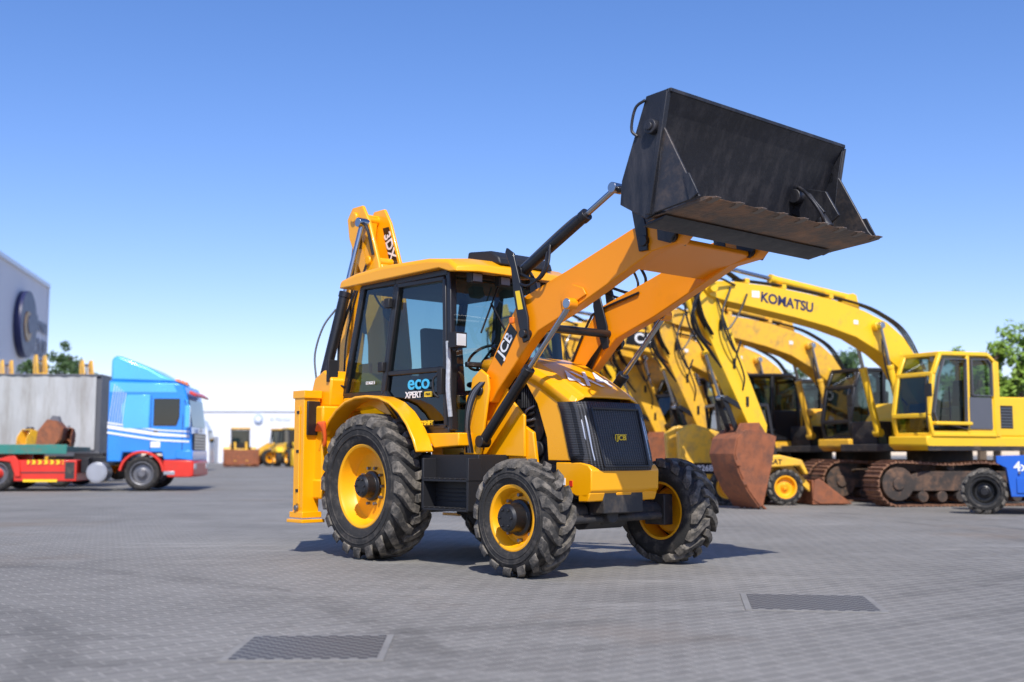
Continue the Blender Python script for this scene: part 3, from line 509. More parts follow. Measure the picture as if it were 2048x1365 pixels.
    for y in (-.14,.14): B().beam((5.70,y,2.05),(5.25,y,1.85),.03,.1).obj('link','blk',E,bevel=.005); B().beam((5.70,y*.8,2.05),(5.42,y*.8,1.45),.03,.1).obj('link','blk',E,bevel=.005)
    for i in range(3): hose(ST,[(6.3,.19+.03*i,4.0),(6.5,.22+.03*i,3.4),(6.1,.2+.03*i,2.9),(5.8,.18,2.6)],.017)
    sp=[(4.70,1.34),(5.0,1.42),(5.40,1.43),(5.60,1.28),(5.67,1.02),(5.58,.70),(5.38,.35),(5.12,.05),(5.05,.07),(4.84,.75)]
    b=B(); b.prism(sp,-.38,-.35); b.prism(sp,.35,.38); sh=[(5.0,1.42),(5.40,1.43),(5.60,1.28),(5.67,1.02),(5.58,.70),(5.38,.35),(5.12,.05)]; b.prism(thick(sh,-.03),-.36,.36)
    for y in (-.18,.18): b.prism([(4.75,1.35),(4.95,1.60),(5.4,1.58),(5.5,1.40)],y-.02,y+.02)
    BKT=b.obj('bucket','rust',E,bevel=.008,label='rusty digging bucket')
    for i in range(5):
        y=-.32+.16*i; B().prism([(5.26,.17),(5.16,.20),(4.94,.01),(4.98,.0)],y-.035,y+.035).obj('tooth','rust',BKT,bevel=.006)
    for z in (.5,.85): B().prism([(5.42+(z-.5)*.42,z-.05),(5.50+(z-.5)*.42,z-.05),(5.56+(z-.5)*.42,z+.05),(5.48+(z-.5)*.42,z+.05)],.38,.40).obj('wear_plate','rust',BKT,bevel=.004)
    if deco=='K': text('KOMATSU',.26,BO,(4.22,.224,3.90),Rl(-6),'nvy',bold=.008,sx=1.08)
    elif deco:
        d0=deco
        dcl=B().quad((d0-.6,.223,3.64+(d0-4)*.11),(d0+.6,.223,3.77+(d0-4)*.11),(d0+.5,.223,4.11+(d0-4)*.09),(d0-.7,.223,4.03+(d0-4)*.09)).obj('decal','blt',BO,bevel=0,recalc=False)
        text('CAT',.34,dcl,(d0-.03,.227,3.89+(d0-4)*.10),Rl(-6),'wht',bold=.010,sx=1.1)
    return E
rz=math.atan2(-.469,-.883)
excavator('bright yellow tracked excavator with grey cab door and rusty bucket',(8.9,23.8,0),rz,'exy','K',seed=1,cabm='exy')
excavator('amber yellow tracked excavator with black cab frame',(8.6,28.0,0),rz+.02,'exz',None,seed=2,cabm='blk')
excavator('amber yellow tracked excavator parked between two others',(8.3,32.0,0),rz-.03,'exz',3.7,seed=3,cabm='blk')
excavator('yellow tracked excavator with dark cab behind others',(8.0,36.0,0),rz+.03,'exy',3.95,seed=4,cabm='blk')
excavator('yellow tracked excavator at the far end of the row',(7.7,40.0,0),rz-.05,'exz',None,seed=5,cabm='blk')
excavator('amber tracked excavator standing behind the backhoe loader',(5.0,31.5,0),rz+.05,'exz',None,seed=6,cabm='blk')
excavator('amber tracked excavator close behind the backhoe loader bonnet',(6.6,29.8,0),rz-.10,'exz',3.6,seed=7,cabm='blk')

# ================================================================== SKID STEER
S=thing('skid_steer_loader','small yellow skid steer loader with black wheels beside a rusty bucket','skid steer loader',(4.75,23.5,0),rad(4))
for x in (-.55,.62):
    for v,fl in ((-.72,False),(.72,True)): wheel(S,(x,v,.36),.36,.26,.2,14,.03,fl,hr=.06,hp=.03,hub='rimy')
b=B(); b.prism([(-1.25,.35),(.95,.35),(1.0,.55),(.8,.75),(-.1,.95),(-1.3,1.0)],-.55,.55); b.prism([(-1.45,.55),(-.85,.5),(-.7,.95),(-.9,1.5),(-1.3,1.6),(-1.5,1.45)],-.72,-.5); b.prism([(-1.45,.55),(-.85,.5),(-.7,.95),(-.9,1.5),(-1.3,1.6),(-1.5,1.45)],.5,.72)
b.prism([(-1.3,1.0),(-.5,.95),(-.5,1.35),(-1.3,1.4)],-.5,.5); b.prism([(-.2,.72),(.9,.78),(1.0,.6),(1.08,.62),(.95,.9),(.5,1.0),(-.2,.95)],-.88,-.56); b.obj('body','exz',S,bevel=.03)
b=B(); 
for y in (-.42,.42): b.frame([(-.55,y,.98),(-.65,y,2.0),(.4,y,2.0),(.55,y,.98)],.06,.06,(0,1,0)); b.beam((-.1,y,1),(-.1,y,2),.04,.04)
for u,z in ((-.65,2.0),(.4,2.0),(.55,1.0)): b.beam((u,-.42,z),(u,.42,z),.06,.06)
for i in range(9): b.beam((-.6,-.42,1.1+.1*i),(-.1,-.42,1.1+.1*i),.012,.012)
b.box(-.65,.4,-.42,.42,2.0,2.04); b.obj('cab_cage','blk',S,bevel=.005)
B().box(-.6,.4,-.38,.38,1.0,1.9).obj('cab_glass','glsd',S,bevel=0)
for y in (-.64,.64): B().prism([(-1.35,1.5),(-1.2,1.62),(-.2,1.3),(.85,.75),(1.25,.3),(1.15,.25),(.75,.62),(-.3,1.15)],y-.06,y+.06).obj('lift_arm','exz',S,bevel=.02)
b=B(); sp=[(1.15,.12),(1.2,.50),(1.3,.53),(1.95,.03),(1.3,.03)]
b.prism(sp,-.85,-.82); b.prism(sp,.82,.85); b.box(1.15,1.95,-.83,.83,.02,.05); b.box(1.15,1.19,-.83,.83,.05,.5); b.obj('bucket','rust',S,bevel=.01)
text('CAT',.14,S,(.40,-.885,.86),Rn(-3),'blt',bold=.004)
dcl=B().box(-1.2,-.72,-.732,-.722,.62,.84).obj('decal','blt',S,bevel=0)
text('226B',.16,dcl,(-.97,-.737,.73),Rn(),'wht',bold=.004)

# ================================================================== BLUE LIFT
Lf=thing('boom_lift','blue telescopic work platform base with off-road tyres','boom lift',(9.49,19.74,0),rad(157.4))
for x in (-1.1,1.25):
    for v,fl in ((.80,True),(-.80,False)): wheel(Lf,(x,v,.38),.38,.30,.20,14,.03,fl,rimm='blt',hr=.08,hp=.05)
b=B(); b.prism([(-1.75,.80),(-.65,.80),(-.55,.30),(.84,.30),(.90,.78),(1.05,.86),(1.05,.98),(-1.75,1.05)],-1.0,1.0); b.box(.2,.75,1.0,1.02,.36,.62); CH=b.obj('chassis','blm',Lf,bevel=.03)
for x in (.25,.70): B().cyl((x,1.0,.70),(x,1.03,.70),.02).obj('latch','stl',CH,bevel=0)
B().box(.86,.92,.55,.98,.84,.93).obj('edge_step','frm',CH,bevel=.01)
b=B(); b.cyl((-1.1,-.8,.38),(-1.1,.8,.38),.08); b.cyl((1.25,-.8,.38),(1.25,.8,.38),.08); b.box(.8,1.3,-.12,.12,.3,.5); b.obj('axle','frm',Lf)
b=B(); b.prism([(-1.6,1.05),(.2,1.05),(.1,1.2),(-1.5,1.25)],-.5,.5); b.obj('turret','blm',Lf,bevel=.04)
text('4x4',.22,CH,(.62,1.003,.80),Rl(),'wht',bold=.006)

# ================================================================== BLUE TRUCK
T1=thing('truck_tractor','metallic blue and white semi truck cab with red bumper','truck',(-9.13,32.84,0),rad(6))
b=B()
cp=[(-2.15,1.0),(-2.15,3.05),(-.35,3.0),(-.12,2.92),(-.02,2.6),(.10,1.75),(.14,1.0),(.14,.85),(-.62,.85),(-.68,1.06),(-1.72,1.06),(-1.75,.8),(-2.15,.8)]
b.prism(cp,-1.22,1.22); TB=b.obj('cab_body','blu',T1,bevel=.04)
b=B(); b.prism([(-2.12,3.05),(-2.12,3.62),(-2.02,3.74),(-1.85,3.72),(-1.1,3.42),(-.75,3.22),(-.3,3.02)],-1.15,1.15); b.obj('roof_deflector','bll',T1,bevel=.06)
b=B(); b.prism([(.14,.85),(.20,.8),(.20,.42),(.1,.38),(-.5,.38),(-.62,.6),(-.62,.85)],-1.25,1.25); b.obj('bumper','red',T1,bevel=.03)
b=B(); b.prism([(.145,.84),(.165,.84),(.165,1.12),(-.3,1.12),(-.3,.9)],-1.24,1.24); b.obj('lower_panel','blu',T1,bevel=.02)
arc=[(-1.2+.62*math.cos(rad(a)),.49+.62*math.sin(rad(a))) for a in range(5,180,12)]; inn=[(-1.2+.55*math.cos(rad(a)),.49+.55*math.sin(rad(a))) for a in range(5,180,12)]
for s0,s1 in ((-1.26,-.9),(.9,1.26)): B().prism(arc+inn[::-1],s0,s1).obj('wheel_arch','red',T1,bevel=.01)
b=B(); b.prism([(-.30,1.80),(-.22,2.05),(-.22,2.55),(-.92,2.55),(-.92,1.80)],-1.240,-1.222); SW=b.obj('side_window','glsd',T1,bevel=0)
B().prism([(-.34,1.84),(-.26,2.07),(-.26,2.51),(-.88,2.51),(-.88,1.84)],-1.2255,-1.2225).obj('window_interior','silv',SW,bevel=0)
b=B(); b.prism([(-1.05,1.72),(-1.03,2.65),(-1.65,2.65),(-1.80,2.3),(-1.72,1.72)],-1.235,-1.222); b.obj('side_panel','bll',T1,bevel=.02)
b=B(); b.prism([(-2.12,2.72),(-2.12,3.0),(-.4,2.95),(-.3,2.72)],-1.232,-1.222); b.obj('upper_panel','bll',T1,bevel=.01)
for u in (-.99,-.13): B().box(u-.008,u+.008,-1.229,-1.222,1.12,2.62-.5*(u>-.5)).obj('door_seam','blt',T1,bevel=0)
B().box(-.92,-.78,-1.24,-1.222,1.62,1.66).obj('door_handle','blt',T1,bevel=.005)
b=B(); b.quad((.11,-1.12,1.78),(.11,1.12,1.78),(0.0,1.12,2.55),(0.0,-1.12,2.55)); b.obj('windscreen','glsd',T1,bevel=0,loc=(.012,0,0))
b=B(); b.prism([(0.0,2.70),(.18,2.62),(.20,2.67),(.02,2.79)],-1.1,1.1); b.obj('sun_visor','red',T1,bevel=.01)
for i in range(6): B().beam((-1.98+.06*i,-1.24,2.95-.05*i),(-2.12+.07*i,-1.24,1.80),.012,.022,(0,1,0)).obj('white_stripe','wht',T1,bevel=0)
for z,wd in ((1.34,.06),(1.48,.10),(1.62,.04)): B().prism([(-2.15,z+.24),(-2.15,z+.24+wd),(-1.5,z+.14+wd),(-.8,z+.04+wd*.9),(.06,z+.02+wd*.4),(.06,z),(-.8,z+.04),(-1.5,z+.14)],-1.234,-1.222).obj('white_stripe','wht',T1,bevel=0)
B().box(-1.0,-.72,-1.228,-1.222,1.2,1.36).obj('door_emblem','wht',T1,bevel=.02)
b=B(); b.box(.145,.16,-1.0,1.0,1.12,1.6); GR=b.obj('grille','blk',T1)
for i in range(5): B().box(.16,.175,-.95,.95,1.16+.085*i,1.19+.085*i).obj('grille_bar','silv',GR,bevel=0)
for v in (-1.0,1.0): B().box(.20,.215,v-.2,v+.2,.6,.75).obj('headlight','lamp',T1)
b=B(); b.box(-.02,.10,-1.52,-1.34,1.75,2.35); b.tube([(-.1,-1.2,2.5),(.0,-1.42,2.5),(.03,-1.42,2.3)],.02); b.obj('mirror','bll',T1,bevel=.03); B().box(-.06,.06,-1.30,-1.22,2.0,2.25).obj('mirror','twh',T1,bevel=.02)
b=B(); b.box(-3.9,-2.1,-.5,-.35,.7,.95); b.box(-3.9,-2.1,.35,.5,.7,.95); b.box(-2.9,-2.7,-.9,.9,.5,.9); b.box(-3.2,-2.4,-.5,.5,.95,1.05); b.obj('chassis','blk',T1)
b=B(); b.cyl((-2.40,-1.2,.52),(-2.40,-.6,.52),.28,28); b.cyl((-2.40,-1.215,.52),(-2.40,-1.2,.52),.24,28); b.obj('air_tank','silv',T1,bevel=.02)
b=B(); b.box(-2.25,-2.20,-.5,.5,1.0,2.2); b.obj('red_air_lines','red',T1)
B().box(-.6,-.3,-1.262,-1.25,.45,.55).obj('step','silv',T1)
for v in (-.6,0,.6): B().prism([(-.5,3.04),(-.45,3.12),(-.35,3.12),(-.3,3.02)],v-.12,v+.12).obj('roof_light','orl',T1)
text('SCANIA',.16,T1,(.165,0,1.68),Rf(),'silv',bold=.004)
for v,fl in ((-1.05,False),(1.05,True)): wheel(T1,(-1.2,v,.49),.49,.34,.29,10,.02,fl,rimm='stl',hub='stl',hr=.12,hp=.1,lug=False)
T2=thing('flatbed_trailer','low flatbed trailer with green deck and red chassis','trailer',(-9.13,32.84,0),rad(6))
b=B(); b.box(-16,-3.2,-1.22,1.22,1.08,1.22); b.box(-16,-3.2,-1.25,-1.22,1.02,1.28); b.obj('deck','teal',T2,bevel=.01)
b=B(); b.box(-15,-4.3,-.6,-.45,.6,1.08); b.box(-15,-4.3,.45,.6,.6,1.08); b.box(-4.6,-2.95,-1.15,1.15,.28,.86); b.prism([(-5.1,.85),(-4.6,1.02),(-4.45,.8),(-4.4,.4),(-4.55,.4),(-4.7,.8)],-1.2,-.9); b.obj('red_chassis','red',T2,bevel=.02)
b=B(); b.box(-4.6,-3.0,-1.16,-1.152,.50,.53); b.box(-3.25,-3.0,-1.17,-1.152,.35,.8); b.obj('chassis_trim','frm',T2,bevel=0)
HB=B().box(-4.25,-3.3,-1.165,-1.155,.74,.86).obj('hazard_board','yv',T2,bevel=0); HB2=B().box(-4.35,-3.45,-1.165,-1.155,.26,.33).obj('hazard_board','yv',T2,bevel=0)
b=B()
for i in range(6): b.add([(-4.22+.16*i,-1.168,.745),(-4.14+.16*i,-1.168,.745),(-4.10+.16*i,-1.168,.80),(-4.14+.16*i,-1.168,.855),(-4.22+.16*i,-1.168,.855),(-4.18+.16*i,-1.168,.80)],[(0,1,2,3,4,5)])
b.obj('chevron','red',HB,bevel=0)
for x in (-5.05,-6.3,-7.5):
    for v,fl in ((-1.0,False),(1.0,True)): wheel(T2,(x,v,.49),.49,.34,.27,10,.02,fl,rimm='stl',hub='red',hr=.12,hp=.12,lug=False)
def onbed(u,v,z): 
    c,s=math.cos(rad(6)),math.sin(rad(6)); return (-9.13+u*c-v*s,32.84+u*s+v*c,z)
def scrapbucket(loc,rz,m,label,sc=1):
    o=thing('excavator_bucket',label,'bucket',loc,rz); b=B()
    sp=[(0,.0),(.55,.0),(.75,.25),(.8,.6),(.62,.8),(.3,.85),(.05,.5)]
    b.prism([(x*sc,z*sc) for x,z in sp],-.4*sc,-.36*sc); b.prism([(x*sc,z*sc) for x,z in sp],.36*sc,.4*sc); b.prism(thick([(x*sc,z*sc) for x,z in sp[0:6]],.03),-.37*sc,.37*sc); b.obj('shell',m,o,bevel=.01)
    for y in (-.15,.15): B().prism([(.3*sc,.8*sc),(.7*sc,.75*sc),(.62*sc,1.0*sc),(.45*sc,1.02*sc)],y*sc-.02,y*sc+.02).obj('bracket','stl',o,bevel=.005)
    for i in range(4): B().box(-.12*sc,.02,(-.35+.22*i)*sc,(-.27+.22*i)*sc,0,.04).obj('tooth','stl',o,bevel=.005)
    return o
scrapbucket(onbed(-4.15,-.6,1.225),rad(10),'rust','rusty excavator bucket lying on a green flatbed deck',.85)
scrapbucket(onbed(-3.6,-.3,1.225),rad(95),'rust','small rusty bucket on the end of a flatbed deck',.6)
scrapbucket(onbed(-5.4,-.5,1.225),rad(170),'exz','yellow digging bucket lying on a green flatbed deck',.75)
scrapbucket(onbed(-4.75,-.2,1.225),rad(60),'exz','small yellow bucket on a green flatbed deck',.55)
T3=thing('curtain_trailer','long box trailer with weathered grey curtain side','trailer',(-12.8,36.4,0),rad(4))
b=B()
xs=[-14+.14*i for i in range(100)]
pts=[(x,-1.25+.015*math.sin(i*2.2)+.01*math.sin(i*.7)) for i,x in enumerate(xs)]
for (x,y) in pts: b.v+= [(x,y,1.15),(x,y,3.42)]
for i in range(len(pts)-1): b.f.append((2*i,2*i+2,2*i+3,2*i+1))
b.obj('curtain',mat('curtain_grey',(.45,.45,.44),.7,var=.25,ns=1,dirt=(.28,.26,.23),da=.45,ds=1.5,dscale=(2,1,.3)),T3,bevel=0,ang=60)
b=B(); b.box(-14,0,-1.2,1.27,1.0,3.4); b.obj('box_body','exg',T3); b=B(); b.box(-14.02,.02,-1.28,1.29,3.42,3.48); b.box(-14,0,-1.27,1.27,.95,1.1); b.box(-.0,.03,-1.27,1.27,1.0,3.42); b.obj('frame','exg',T3)
for x in (-12,-10.7,-9.4,-1.2):
    for v,fl in ((-1.05,False),(1.05,True)): wheel(T3,(x,v,.49),.49,.34,.27,10,.02,fl,rimm='stl',hub='stl',lug=False)
T4=thing('truck','white truck parked behind the blue truck','truck',(-19.6,74,0),rad(8))
b=B(); b.prism([(-2.2,.9),(-2.2,3.6),(-1.2,3.7),(-.3,3.2),(0,2.6),(.15,1.6),(.18,.45),(-.6,.45),(-.7,1.0),(-1.7,1.0),(-1.75,.9)],-1.25,1.25); b.obj('cab','twh',T4,bevel=.08)
b=B(); b.box(-9,-2.3,-1.25,1.25,1.1,3.7); b.obj('cargo_box','twh',T4,bevel=.03); B().prism([(-.2,1.8),(-.3,2.6),(-1.0,2.6),(-1.0,1.8)],-1.262,-1.252).obj('side_window','glsd',T4,bevel=0)
B().quad((.15,-1.1,1.8),(.15,1.1,1.8),(.03,1.1,2.55),(.03,-1.1,2.55)).obj('windscreen','glsd',T4,bevel=0,loc=(.02,0,0))
for x in (-1.2,-7):
    for v,fl in ((-1.05,False),(1.05,True)): wheel(T4,(x,v,.49),.49,.34,.27,10,.02,fl,rimm='stl',hub='stl',lug=False)
# ================================================================== FAR WHEEL LOADERS
def wloader(loc,rz,m,label,bm='rust'):
    o=thing('wheel_loader',label,'wheel loader',loc,rz,'wheel loaders parked in front of a white warehouse')
    for x in (-1.5,1.5):
        for v,fl in ((-1.05,False),(1.05,True)): wheel(o,(x,v,.75),.75,.55,.4,12,.05,fl,lug=False)
    b=B(); b.prism([(-2.9,.8),(-.3,.8),(-.3,2.0),(-2.8,1.9)],-.8,.8); b.box(-.35,1.9,-.45,.45,.8,1.5); b.prism([(-2.2,1.2),(-.8,1.2),(-1.0,1.65),(-2.0,1.65)],-1.35,1.35); b.obj('body',m,o,bevel=.06)
    b=B(); b.frame([(-1.1,-.7,1.95),(-1.1,-.7,3.1),(.3,-.7,3.1),(.5,-.7,1.6)],.1,.1,(0,1,0)); b.frame([(-1.1,.7,1.95),(-1.1,.7,3.1),(.3,.7,3.1),(.5,.7,1.6)],.1,.1,(0,1,0)); b.box(-1.1,.4,-.72,.72,1.5,1.95); c=b.obj('cab_frame','blk',o,bevel=0)
    B().box(-1.08,.3,-.68,.68,1.9,3.05).obj('cab_glass','glsd',c,bevel=0); B().box(-1.25,.45,-.8,.8,3.1,3.25).obj('cab_roof',m,c,bevel=.04)
    for y in (-.45,.45): B().prism([(.6,1.9),(.8,2.05),(2.3,1.2),(3.0,.5),(2.8,.4),(2.0,1.0)],y-.08,y+.08).obj('lift_arm',m,o,bevel=.02)
    b=B(); sp=[(2.9,.2),(2.9,1.35),(3.2,1.5),(3.9,.15),(3.1,.08)]; b.prism(sp,-1.4,-1.35); b.prism(sp,1.35,1.4); b.box(2.9,2.95,-1.38,1.38,.2,1.4); b.box(2.95,3.9,-1.38,1.38,.08,.13); b.obj('bucket',bm,o,bevel=.02)
    return o
wloader((-22.6,95,0),rad(-75),'exz','yellow wheel loader with rusty bucket facing the yard')
wloader((-18.0,95,0),rad(-60),'exy','yellow wheel loader with yellow bucket beside another','exy')
wloader((-20.2,99,0),rad(-140),'exz','yellow wheel loader parked behind two others','exz')
for k,(x,y,z) in enumerate(((-19.6,44,4.65),(-18.3,44,4.85),(-16.5,44,4.65))):
    o=thing('backhoe','yellow backhoe boom folded upright behind the trailer','backhoe',(x,y,0),rad(-50),'folded backhoe booms behind the trailer')
    b=B(); bp2=[(-.25,z-.15),(-.15,z),(.1,z),(.3,z-.6),(.45,1.6),(.4,.9),(.05,.9),(.0,1.8)]; b.prism(bp2,-.2,-.14); b.prism(bp2,.14,.2); b.prism([(.1,z-.8),(.3,z-.7),(.45,1.6),(.4,.9),(.05,.9),(0,1.8)],-.14,.14); b.obj('boom','exz',o,bevel=.01)
    b=B(); b.box(-.2,2.2,-.8,.8,.6,1.4); b.obj('body','exz',o,bevel=.04)
    for v,fl in ((-.9,False),(.9,True)): wheel(o,(1.3,v,.7),.7,.4,.37,12,.05,fl,lug=False)
    ram(o,(.0,0,1.6),(.0,0,z-.2),.06,.5)
# ================================================================== BUILDINGS
def wallmat(name,col,sc,axis='X'):
    m,nt,o=nodes(name); N=nt.nodes.new; K=nt.links.new
    b=N('ShaderNodeBsdfPrincipled'); K(b.outputs[0],o.inputs[0]); b.inputs['Roughness'].default_value=.6
    tc=N('ShaderNodeTexCoord'); w=N('ShaderNodeTexWave'); w.bands_direction=axis; w.inputs['Scale'].default_value=sc; K(tc.outputs['Object'],w.inputs[0])
    n=N('ShaderNodeTexNoise'); n.inputs['Scale'].default_value=.4; n.inputs['Detail'].default_value=8; K(tc.outputs['Object'],n.inputs['Vector'])
    mx=N('ShaderNodeMix'); mx.data_type='RGBA'; mx.inputs[6].default_value=tuple(c*.88 for c in col)+(1,); mx.inputs[7].default_value=tuple(col)+(1,); K(n.outputs[0],mx.inputs[0]); K(mx.outputs[2],b.inputs['Base Color'])
    bp=N('ShaderNodeBump'); bp.inputs['Strength'].default_value=.5; bp.inputs['Distance'].default_value=.04; K(w.outputs[0],bp.inputs['Height']); K(bp.outputs[0],b.inputs['Normal']); return m
ang=math.atan2(11,-2)
Bd=thing('warehouse','tall white ribbed warehouse with a large round sign','warehouse',(-30.5,74,0),ang+math.pi)
b=B(); b.box(0,26,-30,0,0,11.9); 
WL=b.obj('wall',wallmat('white_cladding',(.84,.83,.84),1.5,'X'),Bd,bevel=0)
b=B(); b.box(-.15,26.1,-30.1,.15,11.9,12.15); b.box(-.12,0.0,-.1,.12,0,11.9); b.obj('parapet','twh',Bd,bevel=0)
B().box(3,26,.01,.06,0,1.0).obj('plinth','exg',Bd,bevel=0)
def disc(b,x,y0,y1,z,r,n=40,sx=1):
    vs=[(x+r*sx*math.cos(2*math.pi*i/n),y,z+r*math.sin(2*math.pi*i/n)) for y in (y0,y1) for i in range(n)]
    return b.add(vs,[tuple(range(n)),tuple(range(2*n-1,n-1,-1))]+[(i,(i+1)%n,n+(i+1)%n,n+i) for i in range(n)])
SG=disc(B(),6.6,.05,.45,8.75,2.0).obj('round_sign','nvy',Bd,bevel=0)
disc(B(),6.9,.45,.50,8.6,.9).obj('emblem','gld',SG,bevel=0); disc(B(),6.6,.50,.54,8.75,.55).obj('emblem','nvy',SG,bevel=0)
text('Al Marwan',1.3,Bd,(2.6,.12,9.2),Rl(),'nvy',bold=.05,sx=.85); text('GROUP',1.5,Bd,(2.6,.12,7.7),Rl(),'nvy',bold=.06,sx=.95)
W2=thing('warehouse','long low white warehouse with a small blue logo','warehouse',(-42,140,0),0)
b=B(); b.box(0,34,0,20,0,6.3); b.obj('wall',wallmat('white_cladding_far',(.82,.83,.85),1.2,'X'),W2,bevel=0)
b=B(); b.box(-.2,34.2,-.2,20.2,6.3,6.6); b.obj('roof_edge','twh',W2,bevel=0)
for x in (3,20): B().box(x,x+3,-.06,-.01,0,3.2).obj('door','silv',W2,bevel=0)
SG=disc(B(),10.9,-.3,-.02,5.4,.55).obj('emblem','fbl',W2,bevel=0); disc(B(),10.9,-.36,-.3,5.4,.35).obj('emblem','twh',SG,bevel=0)
text('Al Marwan',.6,W2,(13.6,-.2,5.4),Rn(),'fbl',bold=.0)
# ================================================================== TREES
def tree(label,loc,h,cr,m,seed,nl=5200,ls=.10,cat='tree'):
    random.seed(seed); o=thing('tree',label,cat,loc,0)
    b=B(); tips=[]
    b.tube([(0,0,0),(.1,.05,h*.25),(0,.1,h*.5),(.1,0,h*.75)],.09+h*.012,8); 
    for i in range(16):
        a=random.uniform(0,6.28); z0=h*random.uniform(.3,.72); r=cr*random.uniform(.5,.95); z1=z0+h*random.uniform(.08,.3)
        t=(r*math.cos(a),r*math.sin(a),min(z1,h*.95)); b.tube([(0.05,.05,z0),(t[0]*.5,t[1]*.5,z0+(t[2]-z0)*.65),t],.03,6,4); tips.append(Vector(t))
    tips.append(Vector((0,0,h*.9))); b.obj('trunk','bark',o,bevel=0)
    c=B(); cl=[]
    for t in tips:
        for k in range(4): cl.append((t+Vector((random.gauss(0,cr*.2),random.gauss(0,cr*.2),random.gauss(0,cr*.16))),random.uniform(.14,.30)*cr))
    for i in range(nl):
        p,r=random.choice(cl); d=Vector((random.gauss(0,1),random.gauss(0,1),random.gauss(0,1))).normalized()*r*random.random()**.5; q_=p+d
        u=Vector((random.gauss(0,1),random.gauss(0,1),random.gauss(0,1))).normalized(); w=u.orthogonal().normalized(); s=ls*random.uniform(.6,1.4)
        c.add([q_-u*s*.5,q_+w*s*.28,q_+u*s*.5,q_-w*s*.28],[(0,1,2,3)])
    c.obj('crown',m,o,bevel=0,recalc=False); return o
tree('leafy light green tree behind the parked excavators',(13.9,34,0),4.3,.9,'leaf',11,3800,.16)
tree('leafy green tree beside a yard fence',(15.4,34.5,0),5.1,1.4,'leaf',12,7000,.16)
tree('bushy green tree behind the excavator row',(12.9,47,0),5.3,1.5,'leafd',13,4500,.17)
tree('green tree behind the last excavator',(16.9,40,0),4.4,1.6,'leafd',16,6000,.18)
tree('dark tree beside the tall warehouse',(-22.2,56,0),6.0,1.5,'leafd',15,6000,.17)
tree('dark bush-like tree beside the warehouse',(-20.6,58,0),4.6,1.2,'leafd',17,4000,.17)
# ================================================================== GROUND
m,nt,o=nodes('paving'); N=nt.nodes.new; K=nt.links.new
pb=N('ShaderNodeBsdfPrincipled'); K(pb.outputs[0],o.inputs[0])
tc=N('ShaderNodeTexCoord'); mp=N('ShaderNodeMapping'); mp.inputs['Rotation'].default_value=(0,0,rad(-38)); K(tc.outputs['Object'],mp.inputs[0])
br=N('ShaderNodeTexBrick'); br.inputs['Scale'].default_value=1; br.inputs['Brick Width'].default_value=.20; br.inputs['Row Height'].default_value=.10; br.inputs['Mortar Size'].default_value=.007; br.inputs['Mortar Smooth'].default_value=.3
br.inputs['Color1'].default_value=(.212,.202,.184,1); br.inputs['Color2'].default_value=(.245,.234,.213,1); br.inputs['Mortar'].default_value=(.37,.35,.315,1)
K(mp.outputs[0],br.inputs['Vector'])
def noise(sc,det=8,ro=.6,scale=None,rot=0):
    mm=N('ShaderNodeMapping'); K(tc.outputs['Object'],mm.inputs[0]); mm.inputs['Rotation'].default_value=(0,0,rot)
    if scale: mm.inputs['Scale'].default_value=scale
    n=N('ShaderNodeTexNoise'); n.inputs['Scale'].default_value=sc; n.inputs['Detail'].default_value=det; n.inputs['Roughness'].default_value=ro; K(mm.outputs[0],n.inputs['Vector']); return n.outputs[0]
def mixc(fac,a,bcol,lo,hi,mode='MIX',amt=1):
    r=N('ShaderNodeMapRange'); r.inputs[1].default_value=lo; r.inputs[2].default_value=hi; r.inputs[4].default_value=amt; K(fac,r.inputs[0]); out=r.outputs[0]
    x=N('ShaderNodeMix'); x.data_type='RGBA'; x.blend_type=mode; K(out,x.inputs[0]); K(a,x.inputs[6]); x.inputs[7].default_value=tuple(bcol)+(1,); return x.outputs[2]
c=br.outputs[0]
c=mixc(noise(.35),c,(.74,.74,.74),.40,.62,'MULTIPLY',.75)
c=mixc(noise(1.6,10,.7),c,(.32,.305,.28),.54,.72,'MIX',.45)
c=mixc(noise(.6,10,.75,(.4,1.8,1),rad(12)),c,(.46,.44,.40),.56,.70,'MIX',.5)
c=mixc(noise(.22,6,.6),c,(.22,.16,.11),.56,.70,'MIX',.45)
c=mixc(noise(3.5,9,.75),c,(.5,.5,.5),.58,.72,'MULTIPLY',.5)
c=mixc(noise(40,4,.8),c,(.4,.4,.4),.50,.70,'MULTIPLY',.55)
def arc_(cx,cy,r0,w_,amt):
    s=N('ShaderNodeVectorMath'); s.operation='SUBTRACT'; K(tc.outputs['Object'],s.inputs[0]); s.inputs[1].default_value=(cx,cy,0)
    l=N('ShaderNodeVectorMath'); l.operation='LENGTH'; K(s.outputs[0],l.inputs[0])
    a=N('ShaderNodeMath'); a.operation='SUBTRACT'; K(l.outputs['Value'],a.inputs[0]); a.inputs[1].default_value=r0
    a2=N('ShaderNodeMath'); a2.operation='ABSOLUTE'; K(a.outputs[0],a2.inputs[0])
    r=N('ShaderNodeMapRange'); r.inputs[1].default_value=w_; r.inputs[2].default_value=w_*.6; r.inputs[4].default_value=amt; K(a2.outputs[0],r.inputs[0])
    n=N('ShaderNodeMapRange'); n.inputs[1].default_value=.42; n.inputs[2].default_value=.62; K(noise(1.1,6,.7),n.inputs[0])
    z=N('ShaderNodeMath'); z.operation='MULTIPLY'; K(r.outputs[0],z.inputs[0]); K(n.outputs[0],z.inputs[1]); return z.outputs[0]
